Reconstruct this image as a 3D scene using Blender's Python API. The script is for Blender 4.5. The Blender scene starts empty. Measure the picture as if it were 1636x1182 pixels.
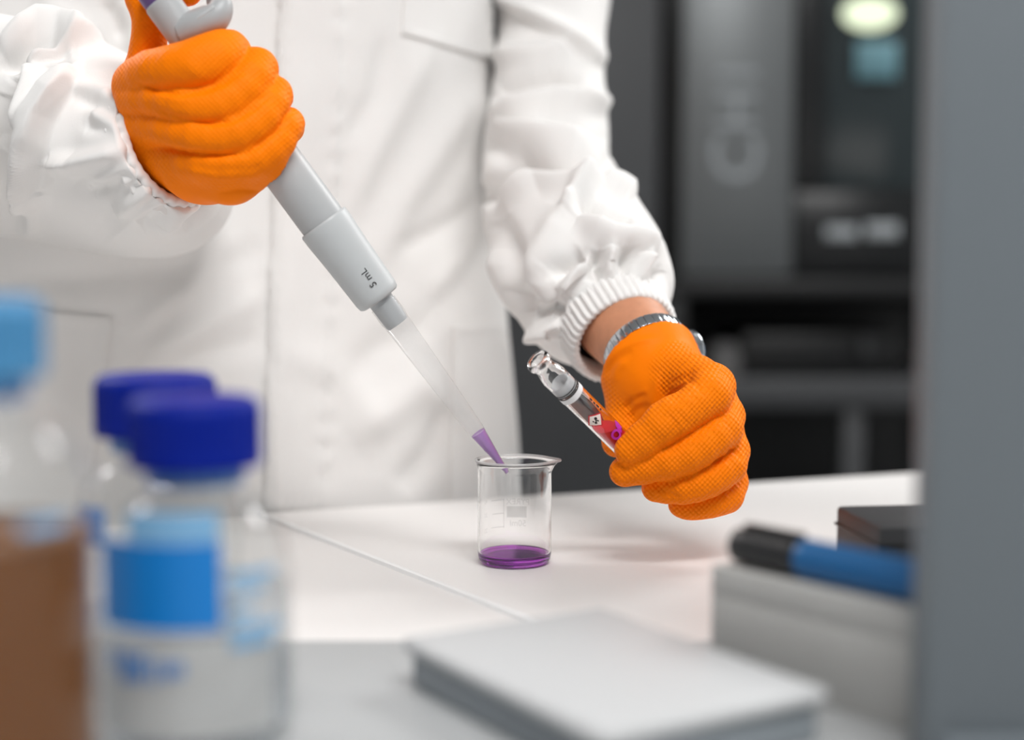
import bpy, bmesh, math, random
import numpy as np
from mathutils import Vector, Matrix
from mathutils.bvhtree import BVHTree

random.seed(4); np.random.seed(4)
S = bpy.context.scene
COL = S.collection

# ------------------------------------------------------------------ camera
F = 2300.0; W2, H2 = 818.0, 591.0; HOR = 420.0; CZ = 0.172     # table top is z = 0
PIT = math.atan((H2 - HOR) / F)
cam_d = bpy.data.cameras.new('camera'); cam = bpy.data.objects.new('camera', cam_d); COL.objects.link(cam)
cam.location = (0, 0, CZ); cam.rotation_euler = (math.pi / 2 - PIT, 0, 0)
cam_d.sensor_width = 36.0; cam_d.lens = F * 36.0 / 1636.0; cam_d.clip_start = 0.02; cam_d.clip_end = 30
cam_d.dof.use_dof = True; cam_d.dof.focus_distance = 0.812; cam_d.dof.aperture_fstop = 2.5
S.camera = cam
CAM = np.array([0, 0, CZ]); FW = np.array([0, math.cos(PIT), -math.sin(PIT)]); UPV = np.array([0, math.sin(PIT), math.cos(PIT)])

# ------------------------------------------------------------------ world, view
wd = bpy.data.worlds.new('world'); S.world = wd; wd.use_nodes = True
wd.node_tree.nodes['Background'].inputs[0].default_value = (0.93, 0.97, 1.0, 1)
wd.node_tree.nodes['Background'].inputs[1].default_value = 0.28
S.view_settings.view_transform = 'Standard'; S.view_settings.look = 'None'
S.view_settings.gamma = 1.0; S.view_settings.use_curve_mapping = False
S.view_settings.exposure = 0.2
LAMP = 21.0
FLOOR = -0.9; CEIL = 1.75

# ------------------------------------------------------------------ helpers
def Wp(px, py, d):
    """world point seen at photo pixel (px, py) at depth d"""
    return CAM + FW * d + np.array([1, 0, 0]) * ((px - W2) / F * d) + UPV * ((H2 - py) / F * d)
def G(px, py, h=0.0):
    """world point on the horizontal plane z = h"""
    v = Wp(px, py, 1.0) - CAM
    return CAM + v * ((h - CZ) / v[2])
def proj(P):
    Q = np.asarray(P, float) - CAM
    d = Q @ FW
    return W2 + F * Q[..., 0] / d, H2 - F * (Q @ UPV) / d, d

ORG = {}
def empty(name, loc, parent=None):
    o = bpy.data.objects.new(name, None); COL.objects.link(o); o.empty_display_size = 0.02
    o.location = loc if parent is None else Vector(loc) - Vector(ORG[parent.name])
    o.parent = parent; ORG[o.name] = tuple(loc)
    return o
def tag(o, label=None, cat=None, group=None, kind=None):
    if label: o['label'] = label
    if cat: o['category'] = cat
    if group: o['group'] = group
    if kind: o['kind'] = kind
    return o
def mk(name, V, Fc, mat, parent=None, smooth=True, org=None, auto=None):
    V = np.asarray(V, float)
    if org is None:
        org = ORG[parent.name] if parent is not None else (V[:, 0].mean(), V[:, 1].mean(), V[:, 2].min())
    me = bpy.data.meshes.new(name)
    me.from_pydata((V - np.array(org)).tolist(), [], [tuple(f) for f in Fc]); me.update()
    o = bpy.data.objects.new(name, me); COL.objects.link(o)
    if mat is not None: me.materials.append(mat)
    if smooth: me.polygons.foreach_set('use_smooth', [True] * len(me.polygons))
    ORG[o.name] = tuple(org)
    if parent is not None:
        o.parent = parent; o.location = Vector(org) - Vector(ORG[parent.name])
    else:
        o.location = org
    if smooth and auto:
        sharp_edges(me, auto)
    return o
def sharp_edges(me, deg):
    bm = bmesh.new(); bm.from_mesh(me)
    a = math.radians(deg)
    for e in bm.edges:
        if len(e.link_faces) == 2 and e.calc_face_angle(0) > a: e.smooth = False
    bm.to_mesh(me); bm.free()

def rbox(c, size, bev=0.002, rz=0.0, seg=2, rx=0.0, ry=0.0):
    """bevelled box -> verts, faces (world)"""
    bm = bmesh.new(); bmesh.ops.create_cube(bm, size=1.0)
    for v in bm.verts: v.co = Vector((v.co.x * size[0], v.co.y * size[1], v.co.z * size[2]))
    if bev > 0: bmesh.ops.bevel(bm, geom=list(bm.edges), offset=bev, segments=seg, affect='EDGES', profile=0.5)
    M = Matrix.Translation(Vector(c)) @ Matrix.Rotation(rz, 4, 'Z') @ Matrix.Rotation(ry, 4, 'Y') @ Matrix.Rotation(rx, 4, 'X')
    bmesh.ops.transform(bm, matrix=M, verts=bm.verts)
    bm.verts.index_update()
    V = [tuple(v.co) for v in bm.verts]; Fc = [[v.index for v in f.verts] for f in bm.faces]
    bm.free(); return V, Fc
def box_obj(name, c, size, mat, parent=None, bev=0.002, rz=0.0, **k):
    V, Fc = rbox(c, size, bev, rz, **k)
    return mk(name, V, Fc, mat, parent, smooth=True, auto=35)
def join(*parts):
    V = []; Fc = []
    for v, f in parts:
        n = len(V); V += [tuple(p) for p in v]; Fc += [[i + n for i in q] for q in f]
    return V, Fc
def frame_of(ax):
    ax = np.asarray(ax, float); ax = ax / np.linalg.norm(ax)
    t = np.array([0, 0, 1.0]) if abs(ax[2]) < 0.9 else np.array([1.0, 0, 0])
    a = np.cross(t, ax); a /= np.linalg.norm(a); b = np.cross(ax, a)
    return a, b, ax
def lathe(prof, A=(0, 0, 0), ax=(0, 0, 1), n=64, closed=False, rfun=None):
    """prof: (r, t) pairs along the axis; ends with r = 0 are capped by a fan"""
    pr2 = [prof[0]]
    for q in prof[1:]:            # support rings keep long straight walls flat-shaded along their length
        p = pr2[-1]; L = math.hypot(q[0] - p[0], q[1] - p[1])
        if L > 0.0035:
            e = min(0.0007, L * 0.2) / L
            for s_ in (e, 0.5, 1 - e): pr2.append((p[0] + (q[0] - p[0]) * s_, p[1] + (q[1] - p[1]) * s_))
        pr2.append(q)
    prof = pr2
    a, b, c = frame_of(ax); A = np.asarray(A, float)
    if abs(c[2]) > 0.999: a, b = np.array([1.0, 0, 0]), np.array([0, 1.0, 0])
    V = []; Fc = []; rows = []
    th = np.linspace(0, 2 * math.pi, n, endpoint=False)
    for r, t in prof:
        if r <= 1e-9:
            rows.append([len(V)]); V.append(tuple(A + c * t))
        else:
            i0 = len(V)
            for k in range(n):
                rr = r if rfun is None else r + rfun(th[k], t, r)
                V.append(tuple(A + c * t + (a * math.cos(th[k]) + b * math.sin(th[k])) * rr))
            rows.append(list(range(i0, i0 + n)))
    pairs = list(zip(rows[:-1], rows[1:]))
    if closed: pairs.append((rows[-1], rows[0]))
    for p, q in pairs:
        if len(p) == 1 and len(q) == 1: continue
        for k in range(n):
            k2 = (k + 1) % n
            if len(p) == 1: Fc.append([p[0], q[k2], q[k]])
            elif len(q) == 1: Fc.append([p[k], p[k2], q[0]])
            else: Fc.append([p[k], p[k2], q[k2], q[k]])
    return V, Fc
def catmull(P, n):
    P = np.asarray(P, float); m = len(P)
    out = []
    for s in np.linspace(0, m - 1, n):
        i = min(int(s), m - 2); t = s - i
        p0 = P[max(i - 1, 0)]; p1 = P[i]; p2 = P[i + 1]; p3 = P[min(i + 2, m - 1)]
        out.append(0.5 * (2 * p1 + (p2 - p0) * t + (2 * p0 - 5 * p1 + 4 * p2 - p3) * t * t + (3 * p1 - p0 - 3 * p2 + p3) * t ** 3))
    return np.array(out)
def tube(P, R, n=24, m=40, cap=True, squash=None, ref=None):
    """smooth tube through P with radii R; squash = (direction, factor)"""
    C = catmull(P, m); Rr = catmull(np.asarray(R, float).reshape(len(R), -1), m)
    T = np.gradient(C, axis=0); T /= np.linalg.norm(T, axis=1)[:, None]
    a = np.asarray(ref if ref is not None else frame_of(T[0])[0], float)
    V = []; th = np.linspace(0, 2 * math.pi, n, endpoint=False)
    for i in range(m):
        a = a - T[i] * (a @ T[i]); a /= np.linalg.norm(a); b = np.cross(T[i], a)
        ra = Rr[i, 0]; rb = Rr[i, -1]
        for t in th: V.append(C[i] + a * math.cos(t) * ra + b * math.sin(t) * rb)
    Fc = [[i * n + k, i * n + (k + 1) % n, (i + 1) * n + (k + 1) % n, (i + 1) * n + k] for i in range(m - 1) for k in range(n)]
    if cap:
        V.append(C[0]); V.append(C[-1]); s = len(V) - 2; e = s + 1
        Fc += [[s, (k + 1) % n, k] for k in range(n)] + [[e, (m - 1) * n + k, (m - 1) * n + (k + 1) % n] for k in range(n)]
    return np.array(V), Fc
def vnormals(V, Fc):
    V = np.asarray(V, float); N = np.zeros_like(V)
    q = np.array([f if len(f) == 4 else [f[0], f[1], f[2], f[2]] for f in Fc])
    nn = np.cross(V[q[:, 2]] - V[q[:, 0]], V[q[:, 3]] - V[q[:, 1]])
    for k in range(4): np.add.at(N, q[:, k], nn)
    return N / np.maximum(np.linalg.norm(N, axis=1), 1e-12)[:, None]
# value noise on numpy arrays
_H = np.random.RandomState(7).rand(64, 64, 64).astype(np.float32)
def vnoise(P, s):
    P = np.asarray(P, float) * s + 100.0
    i = np.floor(P).astype(int); f = P - i; f = f * f * (3 - 2 * f)
    r = 0
    for dx in (0, 1):
        for dy in (0, 1):
            for dz in (0, 1):
                w = (f[..., 0] if dx else 1 - f[..., 0]) * (f[..., 1] if dy else 1 - f[..., 1]) * (f[..., 2] if dz else 1 - f[..., 2])
                r = r + w * _H[(i[..., 0] + dx) & 63, (i[..., 1] + dy) & 63, (i[..., 2] + dz) & 63]
    return r * 2 - 1
def seg_dist(px, py, a, b):
    ax, ay = a; bx, by = b; dx, dy = bx - ax, by - ay
    t = np.clip(((px - ax) * dx + (py - ay) * dy) / (dx * dx + dy * dy + 1e-9), 0, 1)
    return np.hypot(px - ax - t * dx, py - ay - t * dy), t, (dx * (py - ay) - dy * (px - ax))
def folds(px, py, L):
    """cloth / glove relief: each fold is (points, width, height in m[, step]); returns height"""
    out = np.zeros_like(px)
    for f in L:
        pts, w, h = f[0], f[1], f[2]; step = f[3] if len(f) > 3 else 0
        best = np.full(px.shape, 1e9); s_al = np.zeros(px.shape); side = np.zeros(px.shape)
        n = len(pts) - 1
        for k in range(n):
            d, t, sd = seg_dist(px, py, pts[k], pts[k + 1])
            m = d < best
            best = np.where(m, d, best); s_al = np.where(m, (k + t) / n, s_al); side = np.where(m, sd, side)
        taper = np.clip(np.minimum(s_al, 1 - s_al) * 5, 0, 1) ** 0.6
        if step == 0:
            g = np.exp(-(best / w) ** 2)
        else:   # lipped fold: sharp on one side, long slope on the other
            sg = np.sign(side) * step
            g = np.where(sg > 0, np.exp(-(best / (w * 0.28)) ** 2), np.exp(-(best / w) ** 2))
        out += h * g * (0.25 + 0.75 * taper) * np.where(taper > 0, 1, np.exp(-(best / w) ** 2))
    return out

# ------------------------------------------------------------------ signed distance bodies
def cap_sd(P, a, b, ra, rb):
    a = np.asarray(a, float); b = np.asarray(b, float); ab = b - a
    t = np.clip(((P - a) @ ab) / (ab @ ab + 1e-12), 0, 1)
    return np.linalg.norm(P - a - t[..., None] * ab, axis=-1) - (ra + (rb - ra) * t)
def ell_sd(P, c, r, R=None):
    q = (P - np.asarray(c, float))
    if R is not None: q = q @ R
    r = np.asarray(r, float)
    k0 = np.linalg.norm(q / r, axis=-1); k1 = np.linalg.norm(q / (r * r), axis=-1)
    return k0 * (k0 - 1) / np.maximum(k1, 1e-9)
def smin(a, b, k):
    h = np.clip(0.5 + 0.5 * (b - a) / k, 0, 1)
    return b + (a - b) * h - k * h * (1 - h)
def dense(C, n):
    P = catmull([p for p, r in C], n); R = catmull([[r] for p, r in C], n)
    return [(P[i], float(R[i, 0])) for i in range(n)]
def chain_sd(P, C, k=0.003):
    d = None
    for (a, ra), (b, rb) in zip(C[:-1], C[1:]):
        e = cap_sd(P, a, b, ra, rb); d = e if d is None else smin(d, e, k)
    return d
def surface_nets(fn, lo, hi, h, smooth=2):
    lo = np.asarray(lo, float); n = np.ceil((np.asarray(hi, float) - lo) / h).astype(int) + 1
    g = [lo[i] + h * np.arange(n[i]) for i in range(3)]
    st = 4
    gc = [np.arange(0, n[i] + st, st) for i in range(3)]
    PC = np.stack(np.meshgrid(*[lo[i] + h * gc[i] for i in range(3)], indexing='ij'), -1)
    DC = np.asarray(fn(PC.reshape(-1, 3)), np.float32).reshape(PC.shape[:3])
    ii = [np.minimum((np.arange(n[i]) + st // 2) // st, len(gc[i]) - 1) for i in range(3)]
    D = DC[np.ix_(*ii)].copy()
    near = np.argwhere(np.abs(D) < h * st * 1.0 + 0.004)
    for i in range(0, len(near), 300000):
        q = near[i:i + 300000]; D[q[:, 0], q[:, 1], q[:, 2]] = fn(lo + h * q)
    sg = D < 0
    cnt = np.zeros(tuple(n - 1), int); acc = np.zeros(tuple(n - 1) + (3,)); ne = np.zeros(tuple(n - 1))
    def sl(o): return tuple(slice(o[k], n[k] - 1 + o[k]) for k in range(3))
    corners = [(i, j, k) for i in (0, 1) for j in (0, 1) for k in (0, 1)]
    for c in corners: cnt += sg[sl(c)]
    act = (cnt > 0) & (cnt < 8)
    for c in corners:
        for ax in range(3):
            if c[ax]: continue
            e = list(c); e[ax] = 1
            a = D[sl(c)]; b = D[sl(e)]; x = (a < 0) != (b < 0)
            t = np.where(x, a / np.where(x, a - b, 1), 0)
            for q in range(3):
                acc[..., q] += np.where(x, (c[q] + (t if q == ax else 0)), 0)
            ne += x
    idx = -np.ones(tuple(n - 1), int); ids = np.argwhere(act); idx[act] = np.arange(len(ids))
    V = lo + h * (ids + acc[act] / ne[act][:, None])
    faces = []
    for ax in range(3):
        u, v = (ax + 1) % 3, (ax + 2) % 3
        lo_s = [slice(0, n[k]) for k in range(3)]; lo_s[ax] = slice(0, n[ax] - 1)
        hi_s = [slice(0, n[k]) for k in range(3)]; hi_s[ax] = slice(1, n[ax])
        a = sg[tuple(lo_s)]; b = sg[tuple(hi_s)]
        E = np.argwhere(a != b); flip = a[a != b]
        ok = (E[:, u] > 0) & (E[:, v] > 0) & (E[:, u] < n[u] - 1) & (E[:, v] < n[v] - 1)
        E = E[ok]; flip = flip[ok]
        def cell(du, dv):
            q = E.copy(); q[:, u] -= du; q[:, v] -= dv
            return idx[q[:, 0], q[:, 1], q[:, 2]]
        Q = np.stack([cell(1, 1), cell(0, 1), cell(0, 0), cell(1, 0)], 1)
        Q[~flip] = Q[~flip][:, ::-1]
        faces.append(Q)
    Fq = np.concatenate(faces)
    for _ in range(smooth):
        A = np.zeros_like(V); c = np.zeros(len(V))
        for k in range(4):
            np.add.at(A, Fq[:, k], V[Fq[:, (k + 1) % 4]]); np.add.at(c, Fq[:, k], 1)
            np.add.at(A, Fq[:, k], V[Fq[:, (k + 3) % 4]]); np.add.at(c, Fq[:, k], 1)
        V = V * 0.5 + 0.5 * A / np.maximum(c, 1)[:, None]
    return V, Fq.tolist()

# ------------------------------------------------------------------ materials
def srgb(r, g, b):
    f = lambda c: (c / 255 / 12.92) if c / 255 <= 0.04045 else ((c / 255 + 0.055) / 1.055) ** 2.4
    return (f(r), f(g), f(b), 1)
def mat(name, col, rough=0.5, metal=0.0, noise=None, bump=None, spec=0.5, **k):
    m = bpy.data.materials.new(name); m.use_nodes = True; nt = m.node_tree; b = nt.nodes['Principled BSDF']
    b.inputs['Base Color'].default_value = col; b.inputs['Roughness'].default_value = rough; b.inputs['Metallic'].default_value = metal
    b.inputs['Specular IOR Level'].default_value = spec
    for key, v in k.items(): b.inputs[key.replace('_', ' ')].default_value = v
    tc = nt.nodes.new('ShaderNodeTexCoord')
    if noise:
        sc, amt = noise
        n = nt.nodes.new('ShaderNodeTexNoise'); n.inputs['Scale'].default_value = sc; n.inputs['Detail'].default_value = 4
        nt.links.new(tc.outputs['Object'], n.inputs['Vector'])
        r = nt.nodes.new('ShaderNodeValToRGB')
        r.color_ramp.elements[0].position = 0.3; r.color_ramp.elements[1].position = 0.7
        r.color_ramp.elements[0].color = tuple(c * (1 - amt) for c in col[:3]) + (1,)
        r.color_ramp.elements[1].color = tuple(min(1, c * (1 + amt)) for c in col[:3]) + (1,)
        nt.links.new(n.outputs['Fac'], r.inputs['Fac']); nt.links.new(r.outputs['Color'], b.inputs['Base Color'])
    if bump:
        sc, st, dist = bump
        n = nt.nodes.new('ShaderNodeTexNoise'); n.inputs['Scale'].default_value = sc; n.inputs['Detail'].default_value = 3
        nt.links.new(tc.outputs['Object'], n.inputs['Vector'])
        bp = nt.nodes.new('ShaderNodeBump'); bp.inputs['Strength'].default_value = st; bp.inputs['Distance'].default_value = dist
        nt.links.new(n.outputs['Fac'], bp.inputs['Height']); nt.links.new(bp.outputs['Normal'], b.inputs['Normal'])
    return m
def glass_mat(name, col=(1, 1, 1, 1), ior=1.47, rough=0.0):
    m = bpy.data.materials.new(name); m.use_nodes = True; nt = m.node_tree; nt.nodes.clear()
    o = nt.nodes.new('ShaderNodeOutputMaterial'); g = nt.nodes.new('ShaderNodeBsdfGlass')
    g.inputs['Color'].default_value = col; g.inputs['IOR'].default_value = ior; g.inputs['Roughness'].default_value = rough
    nt.links.new(g.outputs[0], o.inputs[0]); return m
def thin_mat(name, tint=(1, 1, 1, 1), diff=0.0, dcol=(0.8, 0.8, 0.8, 1), rough=0.03, fres=1.45):
    """thin clear wall: passes light straight on, reflects by Fresnel, may be a little milky"""
    m = bpy.data.materials.new(name); m.use_nodes = True; nt = m.node_tree; nt.nodes.clear()
    o = nt.nodes.new('ShaderNodeOutputMaterial'); t = nt.nodes.new('ShaderNodeBsdfTransparent'); t.inputs[0].default_value = tint
    d = nt.nodes.new('ShaderNodeBsdfDiffuse'); d.inputs[0].default_value = dcol
    tr = nt.nodes.new('ShaderNodeBsdfTranslucent'); tr.inputs[0].default_value = dcol
    md = nt.nodes.new('ShaderNodeMixShader'); md.inputs[0].default_value = 0.5
    nt.links.new(d.outputs[0], md.inputs[1]); nt.links.new(tr.outputs[0], md.inputs[2])
    mx = nt.nodes.new('ShaderNodeMixShader'); mx.inputs[0].default_value = diff
    nt.links.new(t.outputs[0], mx.inputs[1]); nt.links.new(md.outputs[0], mx.inputs[2])
    g = nt.nodes.new('ShaderNodeBsdfGlossy'); g.inputs['Roughness'].default_value = rough
    lw = nt.nodes.new('ShaderNodeLayerWeight'); lw.inputs[0].default_value = 0.5
    pw = nt.nodes.new('ShaderNodeMath'); pw.operation = 'POWER'; pw.inputs[1].default_value = 4.0; nt.links.new(lw.outputs['Facing'], pw.inputs[0])
    fr = nt.nodes.new('ShaderNodeMath'); fr.operation = 'MULTIPLY_ADD'; fr.inputs[1].default_value = 0.55; fr.inputs[2].default_value = 0.04; nt.links.new(pw.outputs[0], fr.inputs[0])
    m2 = nt.nodes.new('ShaderNodeMixShader')
    nt.links.new(fr.outputs[0], m2.inputs[0]); nt.links.new(mx.outputs[0], m2.inputs[1]); nt.links.new(g.outputs[0], m2.inputs[2])
    nt.links.new(m2.outputs[0], o.inputs[0]); return m
def emit_mat(name, col, s):
    m = bpy.data.materials.new(name); m.use_nodes = True; nt = m.node_tree; nt.nodes.clear()
    o = nt.nodes.new('ShaderNodeOutputMaterial'); e = nt.nodes.new('ShaderNodeEmission')
    e.inputs[0].default_value = col; e.inputs[1].default_value = s; nt.links.new(e.outputs[0], o.inputs[0]); return m
def glove_mat(name, amp):
    m = mat(name, srgb(254, 127, 0), 0.55, spec=0.1); nt = m.node_tree; b = nt.nodes['Principled BSDF']
    at = nt.nodes.new('ShaderNodeAttribute'); at.attribute_name = 'grip'
    sx = nt.nodes.new('ShaderNodeSeparateXYZ'); nt.links.new(at.outputs['Vector'], sx.inputs[0])
    def mth(op, a, c=None):
        n = nt.nodes.new('ShaderNodeMath'); n.operation = op
        for i, v in enumerate((a, c)):
            if v is None: continue
            if isinstance(v, (int, float)): n.inputs[i].default_value = v
            else: nt.links.new(v, n.inputs[i])
        return n.outputs[0]
    k = 2 * math.pi / 0.0021
    tq = nt.nodes.new('ShaderNodeTexCoord'); sp = nt.nodes.new('ShaderNodeSeparateXYZ'); nt.links.new(tq.outputs['Object'], sp.inputs[0])
    X_, Y_, Z_ = sp.outputs; r2 = k / math.sqrt(2)
    p = mth('SINE', mth('MULTIPLY', mth('ADD', X_, Z_), r2)); q = mth('SINE', mth('MULTIPLY', mth('SUBTRACT', X_, Z_), r2)); w_ = mth('SINE', mth('MULTIPLY', Y_, k * 0.8))
    h = mth('MULTIPLY', mth('ADD', mth('ADD', p, q), mth('MULTIPLY', w_, 0.8)), sx.outputs[2])
    bp = nt.nodes.new('ShaderNodeBump'); bp.inputs['Strength'].default_value = 1.0; bp.inputs['Distance'].default_value = amp
    nt.links.new(h, bp.inputs['Height'])
    tc = nt.nodes.new('ShaderNodeTexCoord'); n = nt.nodes.new('ShaderNodeTexNoise'); n.inputs['Scale'].default_value = 260
    nt.links.new(tc.outputs['Object'], n.inputs['Vector'])
    b2 = nt.nodes.new('ShaderNodeBump'); b2.inputs['Strength'].default_value = 0.25; b2.inputs['Distance'].default_value = 0.0008
    nt.links.new(n.outputs['Fac'], b2.inputs['Height']); nt.links.new(bp.outputs['Normal'], b2.inputs['Normal'])
    nt.links.new(b2.outputs['Normal'], b.inputs['Normal'])
    return m

M = dict(
    coat=mat('white_cotton', srgb(234, 232, 230), 0.9, spec=0.15, bump=(900, 0.12, 0.0006), Sheen_Weight=0.15),
    skin=mat('skin', srgb(200, 138, 104), 0.55, noise=(160, 0.06), bump=(400, 0.15, 0.0005), Subsurface_Weight=0.08, Subsurface_Scale=0.01),
    hair=mat('hair', srgb(40, 28, 22), 0.6), cloth=mat('dark_trousers', srgb(45, 48, 58), 0.9), shoe=mat('shoe_leather', srgb(30, 28, 28), 0.5),
    table=mat('white_laminate', srgb(237, 234, 232), 0.38, noise=(3, 0.01)),
    mat_=mat('grey_bench_mat', srgb(166, 168, 169), 0.55), slab=mat('pale_grey_plastic', srgb(182, 183, 184), 0.5),
    slab_shaded=mat('pale_grey_plastic_shaded', srgb(132, 139, 144), 0.5),  # darker copy of the case plastic: side shade put into the colour
    gbox=mat('light_grey_card', srgb(190, 189, 186), 0.7, noise=(30, 0.03)),
    panel=mat('blue_grey_panel', srgb(104, 111, 116), 0.5, noise=(2, 0.02)),
    dark=mat('charcoal_plastic', srgb(64, 64, 66), 0.5), black=mat('black_plastic', srgb(22, 22, 23), 0.4),
    bluepen=mat('blue_barrel', srgb(0, 92, 150), 0.3), penblack=mat('pen_cap_black', srgb(18, 18, 20), 0.35),
    seam=mat('white_edge_strip', srgb(250, 250, 250), 0.3), white=mat('white_print', srgb(225, 225, 225), 0.6),
    cap=mat('dark_blue_cap', srgb(0, 28, 132), 0.5, spec=0.15), capl=mat('pale_blue_cap', srgb(64, 128, 172), 0.45),
    bglass=thin_mat('bottle_glass', (0.95, 0.96, 0.96, 1), 0.02, (0.9, 0.9, 0.9, 1)),
    brown=mat('brown_broth', srgb(108, 62, 10), 0.35, spec=0.15), blab=mat('blue_label', srgb(0, 118, 196), 0.5), blab2=mat('pale_blue_label', srgb(120, 170, 208), 0.5),
    wlab=thin_mat('milky_field', (0.9, 0.9, 0.9, 1), 0.55, (0.78, 0.78, 0.77, 1)), ink=mat('blue_ink', srgb(70, 120, 180), 0.6),
    pourring=mat('clear_blue_ring', srgb(90, 140, 200), 0.3),
    water=thin_mat('clear_liquid', (0.86, 0.88, 0.9, 1), 0.12, (0.75, 0.76, 0.78, 1)),
    rimgleam=thin_mat('whitened_rim', (0.97, 0.97, 0.97, 1), 0.38, (0.95, 0.95, 0.95, 1), 0.08), glass=glass_mat('clear_glass'), purple=glass_mat('purple_liquid', srgb(240, 176, 250), 1.33),  # beaker rim: white diffuse stands in for bright surroundings reflected in the glass
    vialglass=glass_mat('vial_glass'),
    grey=mat('grey_ceramic', srgb(125, 124, 124), 0.7), etch=thin_mat('faint_white_print', (0.9, 0.9, 0.9, 1), 0.22, (0.55, 0.55, 0.55, 1), 0.5), 
    tip=thin_mat('clear_polypropylene', (0.97, 0.97, 0.97, 1), 0.16, (0.85, 0.85, 0.85, 1), 0.12),
    tipliq=mat('purple_drop', srgb(186, 130, 214), 0.15, Transmission_Weight=0.35),
    pip=mat('pipette_grey', srgb(174, 176, 177), 0.42), pip2=mat('pipette_pale_grey', srgb(188, 191, 192), 0.45), pipd=mat('pipette_dark_grey', srgb(120, 124, 126), 0.4),
    nozzle=mat('nozzle_grey', srgb(170, 173, 175), 0.4), pbutton=mat('violet_button', srgb(96, 70, 130), 0.4), ptext=mat('black_print', srgb(40, 40, 40), 0.6),
    red=mat('red_label', srgb(240, 40, 60), 0.35), magenta=mat('magenta_plastic', srgb(190, 60, 190), 0.3), pinkliq=mat('dark_red_liquid', srgb(170, 30, 70), 0.2),
    frost=mat('frosted_white', srgb(228, 230, 232), 0.45), stripe=mat('stripe_black', srgb(25, 25, 25), 0.5), hazred=mat('hazard_red', srgb(205, 40, 50), 0.5), hazwhite=mat('hazard_white', srgb(240, 236, 230), 0.5),
    steel=mat('watch_steel', srgb(190, 195, 200), 0.18, 1.0), watchglass=mat('watch_crystal', srgb(120, 150, 180), 0.08, 0.3),
    wall=mat('dark_wall', srgb(46, 47, 49), 0.8, noise=(1.5, 0.05)), lwall=mat('pale_wall', srgb(200, 200, 200), 0.8), floor=mat('grey_vinyl', srgb(120, 122, 124), 0.5, noise=(6, 0.06)), ceil=mat('ceiling_white', srgb(225, 225, 225), 0.9),
    metal=mat('brushed_metal', srgb(124, 127, 128), 0.38, 0.85), letter=mat('pale_letters', srgb(150, 155, 158), 0.5),
    cab=mat('cabinet_dark_grey', srgb(62, 63, 65), 0.45), iblack=mat('instrument_black', srgb(9, 11, 13), 0.3),
    winglass=mat('dark_window', srgb(44, 52, 54), 0.15), glint=emit_mat('warm_glint', (0.9, 1.0, 0.72, 1), 1.1), teal=mat('reflection_teal', srgb(90, 130, 140), 0.5),  # window reflections given as a glow and a teal colour
    led=emit_mat('ceiling_led', (1.0, 0.995, 0.985, 1), LAMP),
)
M['gloveL'] = glove_mat('orange_nitrile', 0.00015)
M['gloveR'] = glove_mat('orange_nitrile_fine', 0.00006)

# ------------------------------------------------------------------ the room
def plane(name, pts, m):
    o = mk(name, pts, [[0, 1, 2, 3]], m, smooth=False, org=pts[0]); tag(o, kind='structure'); return o
plane('floor', [(-2.6, -2.2, FLOOR), (2.6, -2.2, FLOOR), (2.6, 3.4, FLOOR), (-2.6, 3.4, FLOOR)], M['floor'])
plane('wall_back', [(-2.6, 3.4, FLOOR), (2.6, 3.4, FLOOR), (2.6, 3.4, CEIL), (-2.6, 3.4, CEIL)], M['wall'])
plane('wall_left', [(-2.6, -2.2, FLOOR), (-2.6, 3.4, FLOOR), (-2.6, 3.4, CEIL), (-2.6, -2.2, CEIL)], M['lwall'])
plane('wall_right', [(2.6, 3.4, FLOOR), (2.6, 0.1, FLOOR), (2.6, 0.1, CEIL), (2.6, 3.4, CEIL)], M['lwall'])  # stops short, shaped to let sky light in from the right
plane('wall_light_block', [(-0.1, -2.2, FLOOR), (-2.6, -2.2, FLOOR), (-2.6, -2.2, CEIL), (-0.1, -2.2, CEIL)], M['lwall'])  # unseen wall piece, added to block sky light from the left behind
plane('ceiling', [(-2.6, 3.4, CEIL), (2.6, 3.4, CEIL), (2.6, -2.2, CEIL), (-2.6, -2.2, CEIL)], M['ceil'])
for (x, y, where) in ((0.42, -0.5, 'front of the table over the camera'), (1.7, 2.2, 'back right over the rack'), (-1.75, 2.2, 'back left behind the person')):
    r = empty('ceiling_light', (x, y, CEIL)); tag(r, 'flat white ceiling light panel ' + where, 'light', 'ceiling light panels')
    V, Fc = join(rbox((x - 0.61, y, CEIL - 0.02), (0.02, 0.64, 0.04), 0.003), rbox((x + 0.61, y, CEIL - 0.02), (0.02, 0.64, 0.04), 0.003),
                 rbox((x, y - 0.31, CEIL - 0.02), (1.2, 0.02, 0.04), 0.003), rbox((x, y + 0.31, CEIL - 0.02), (1.2, 0.02, 0.04), 0.003))
    mk('frame', V, Fc, M['ceil'], r, smooth=False)
    mk('diffuser', [(x - 0.6, y - 0.3, CEIL - 0.03), (x - 0.6, y + 0.3, CEIL - 0.03), (x + 0.6, y + 0.3, CEIL - 0.03), (x + 0.6, y - 0.3, CEIL - 0.03)], [[0, 1, 2, 3]], M['led'], r, smooth=False)

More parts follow.
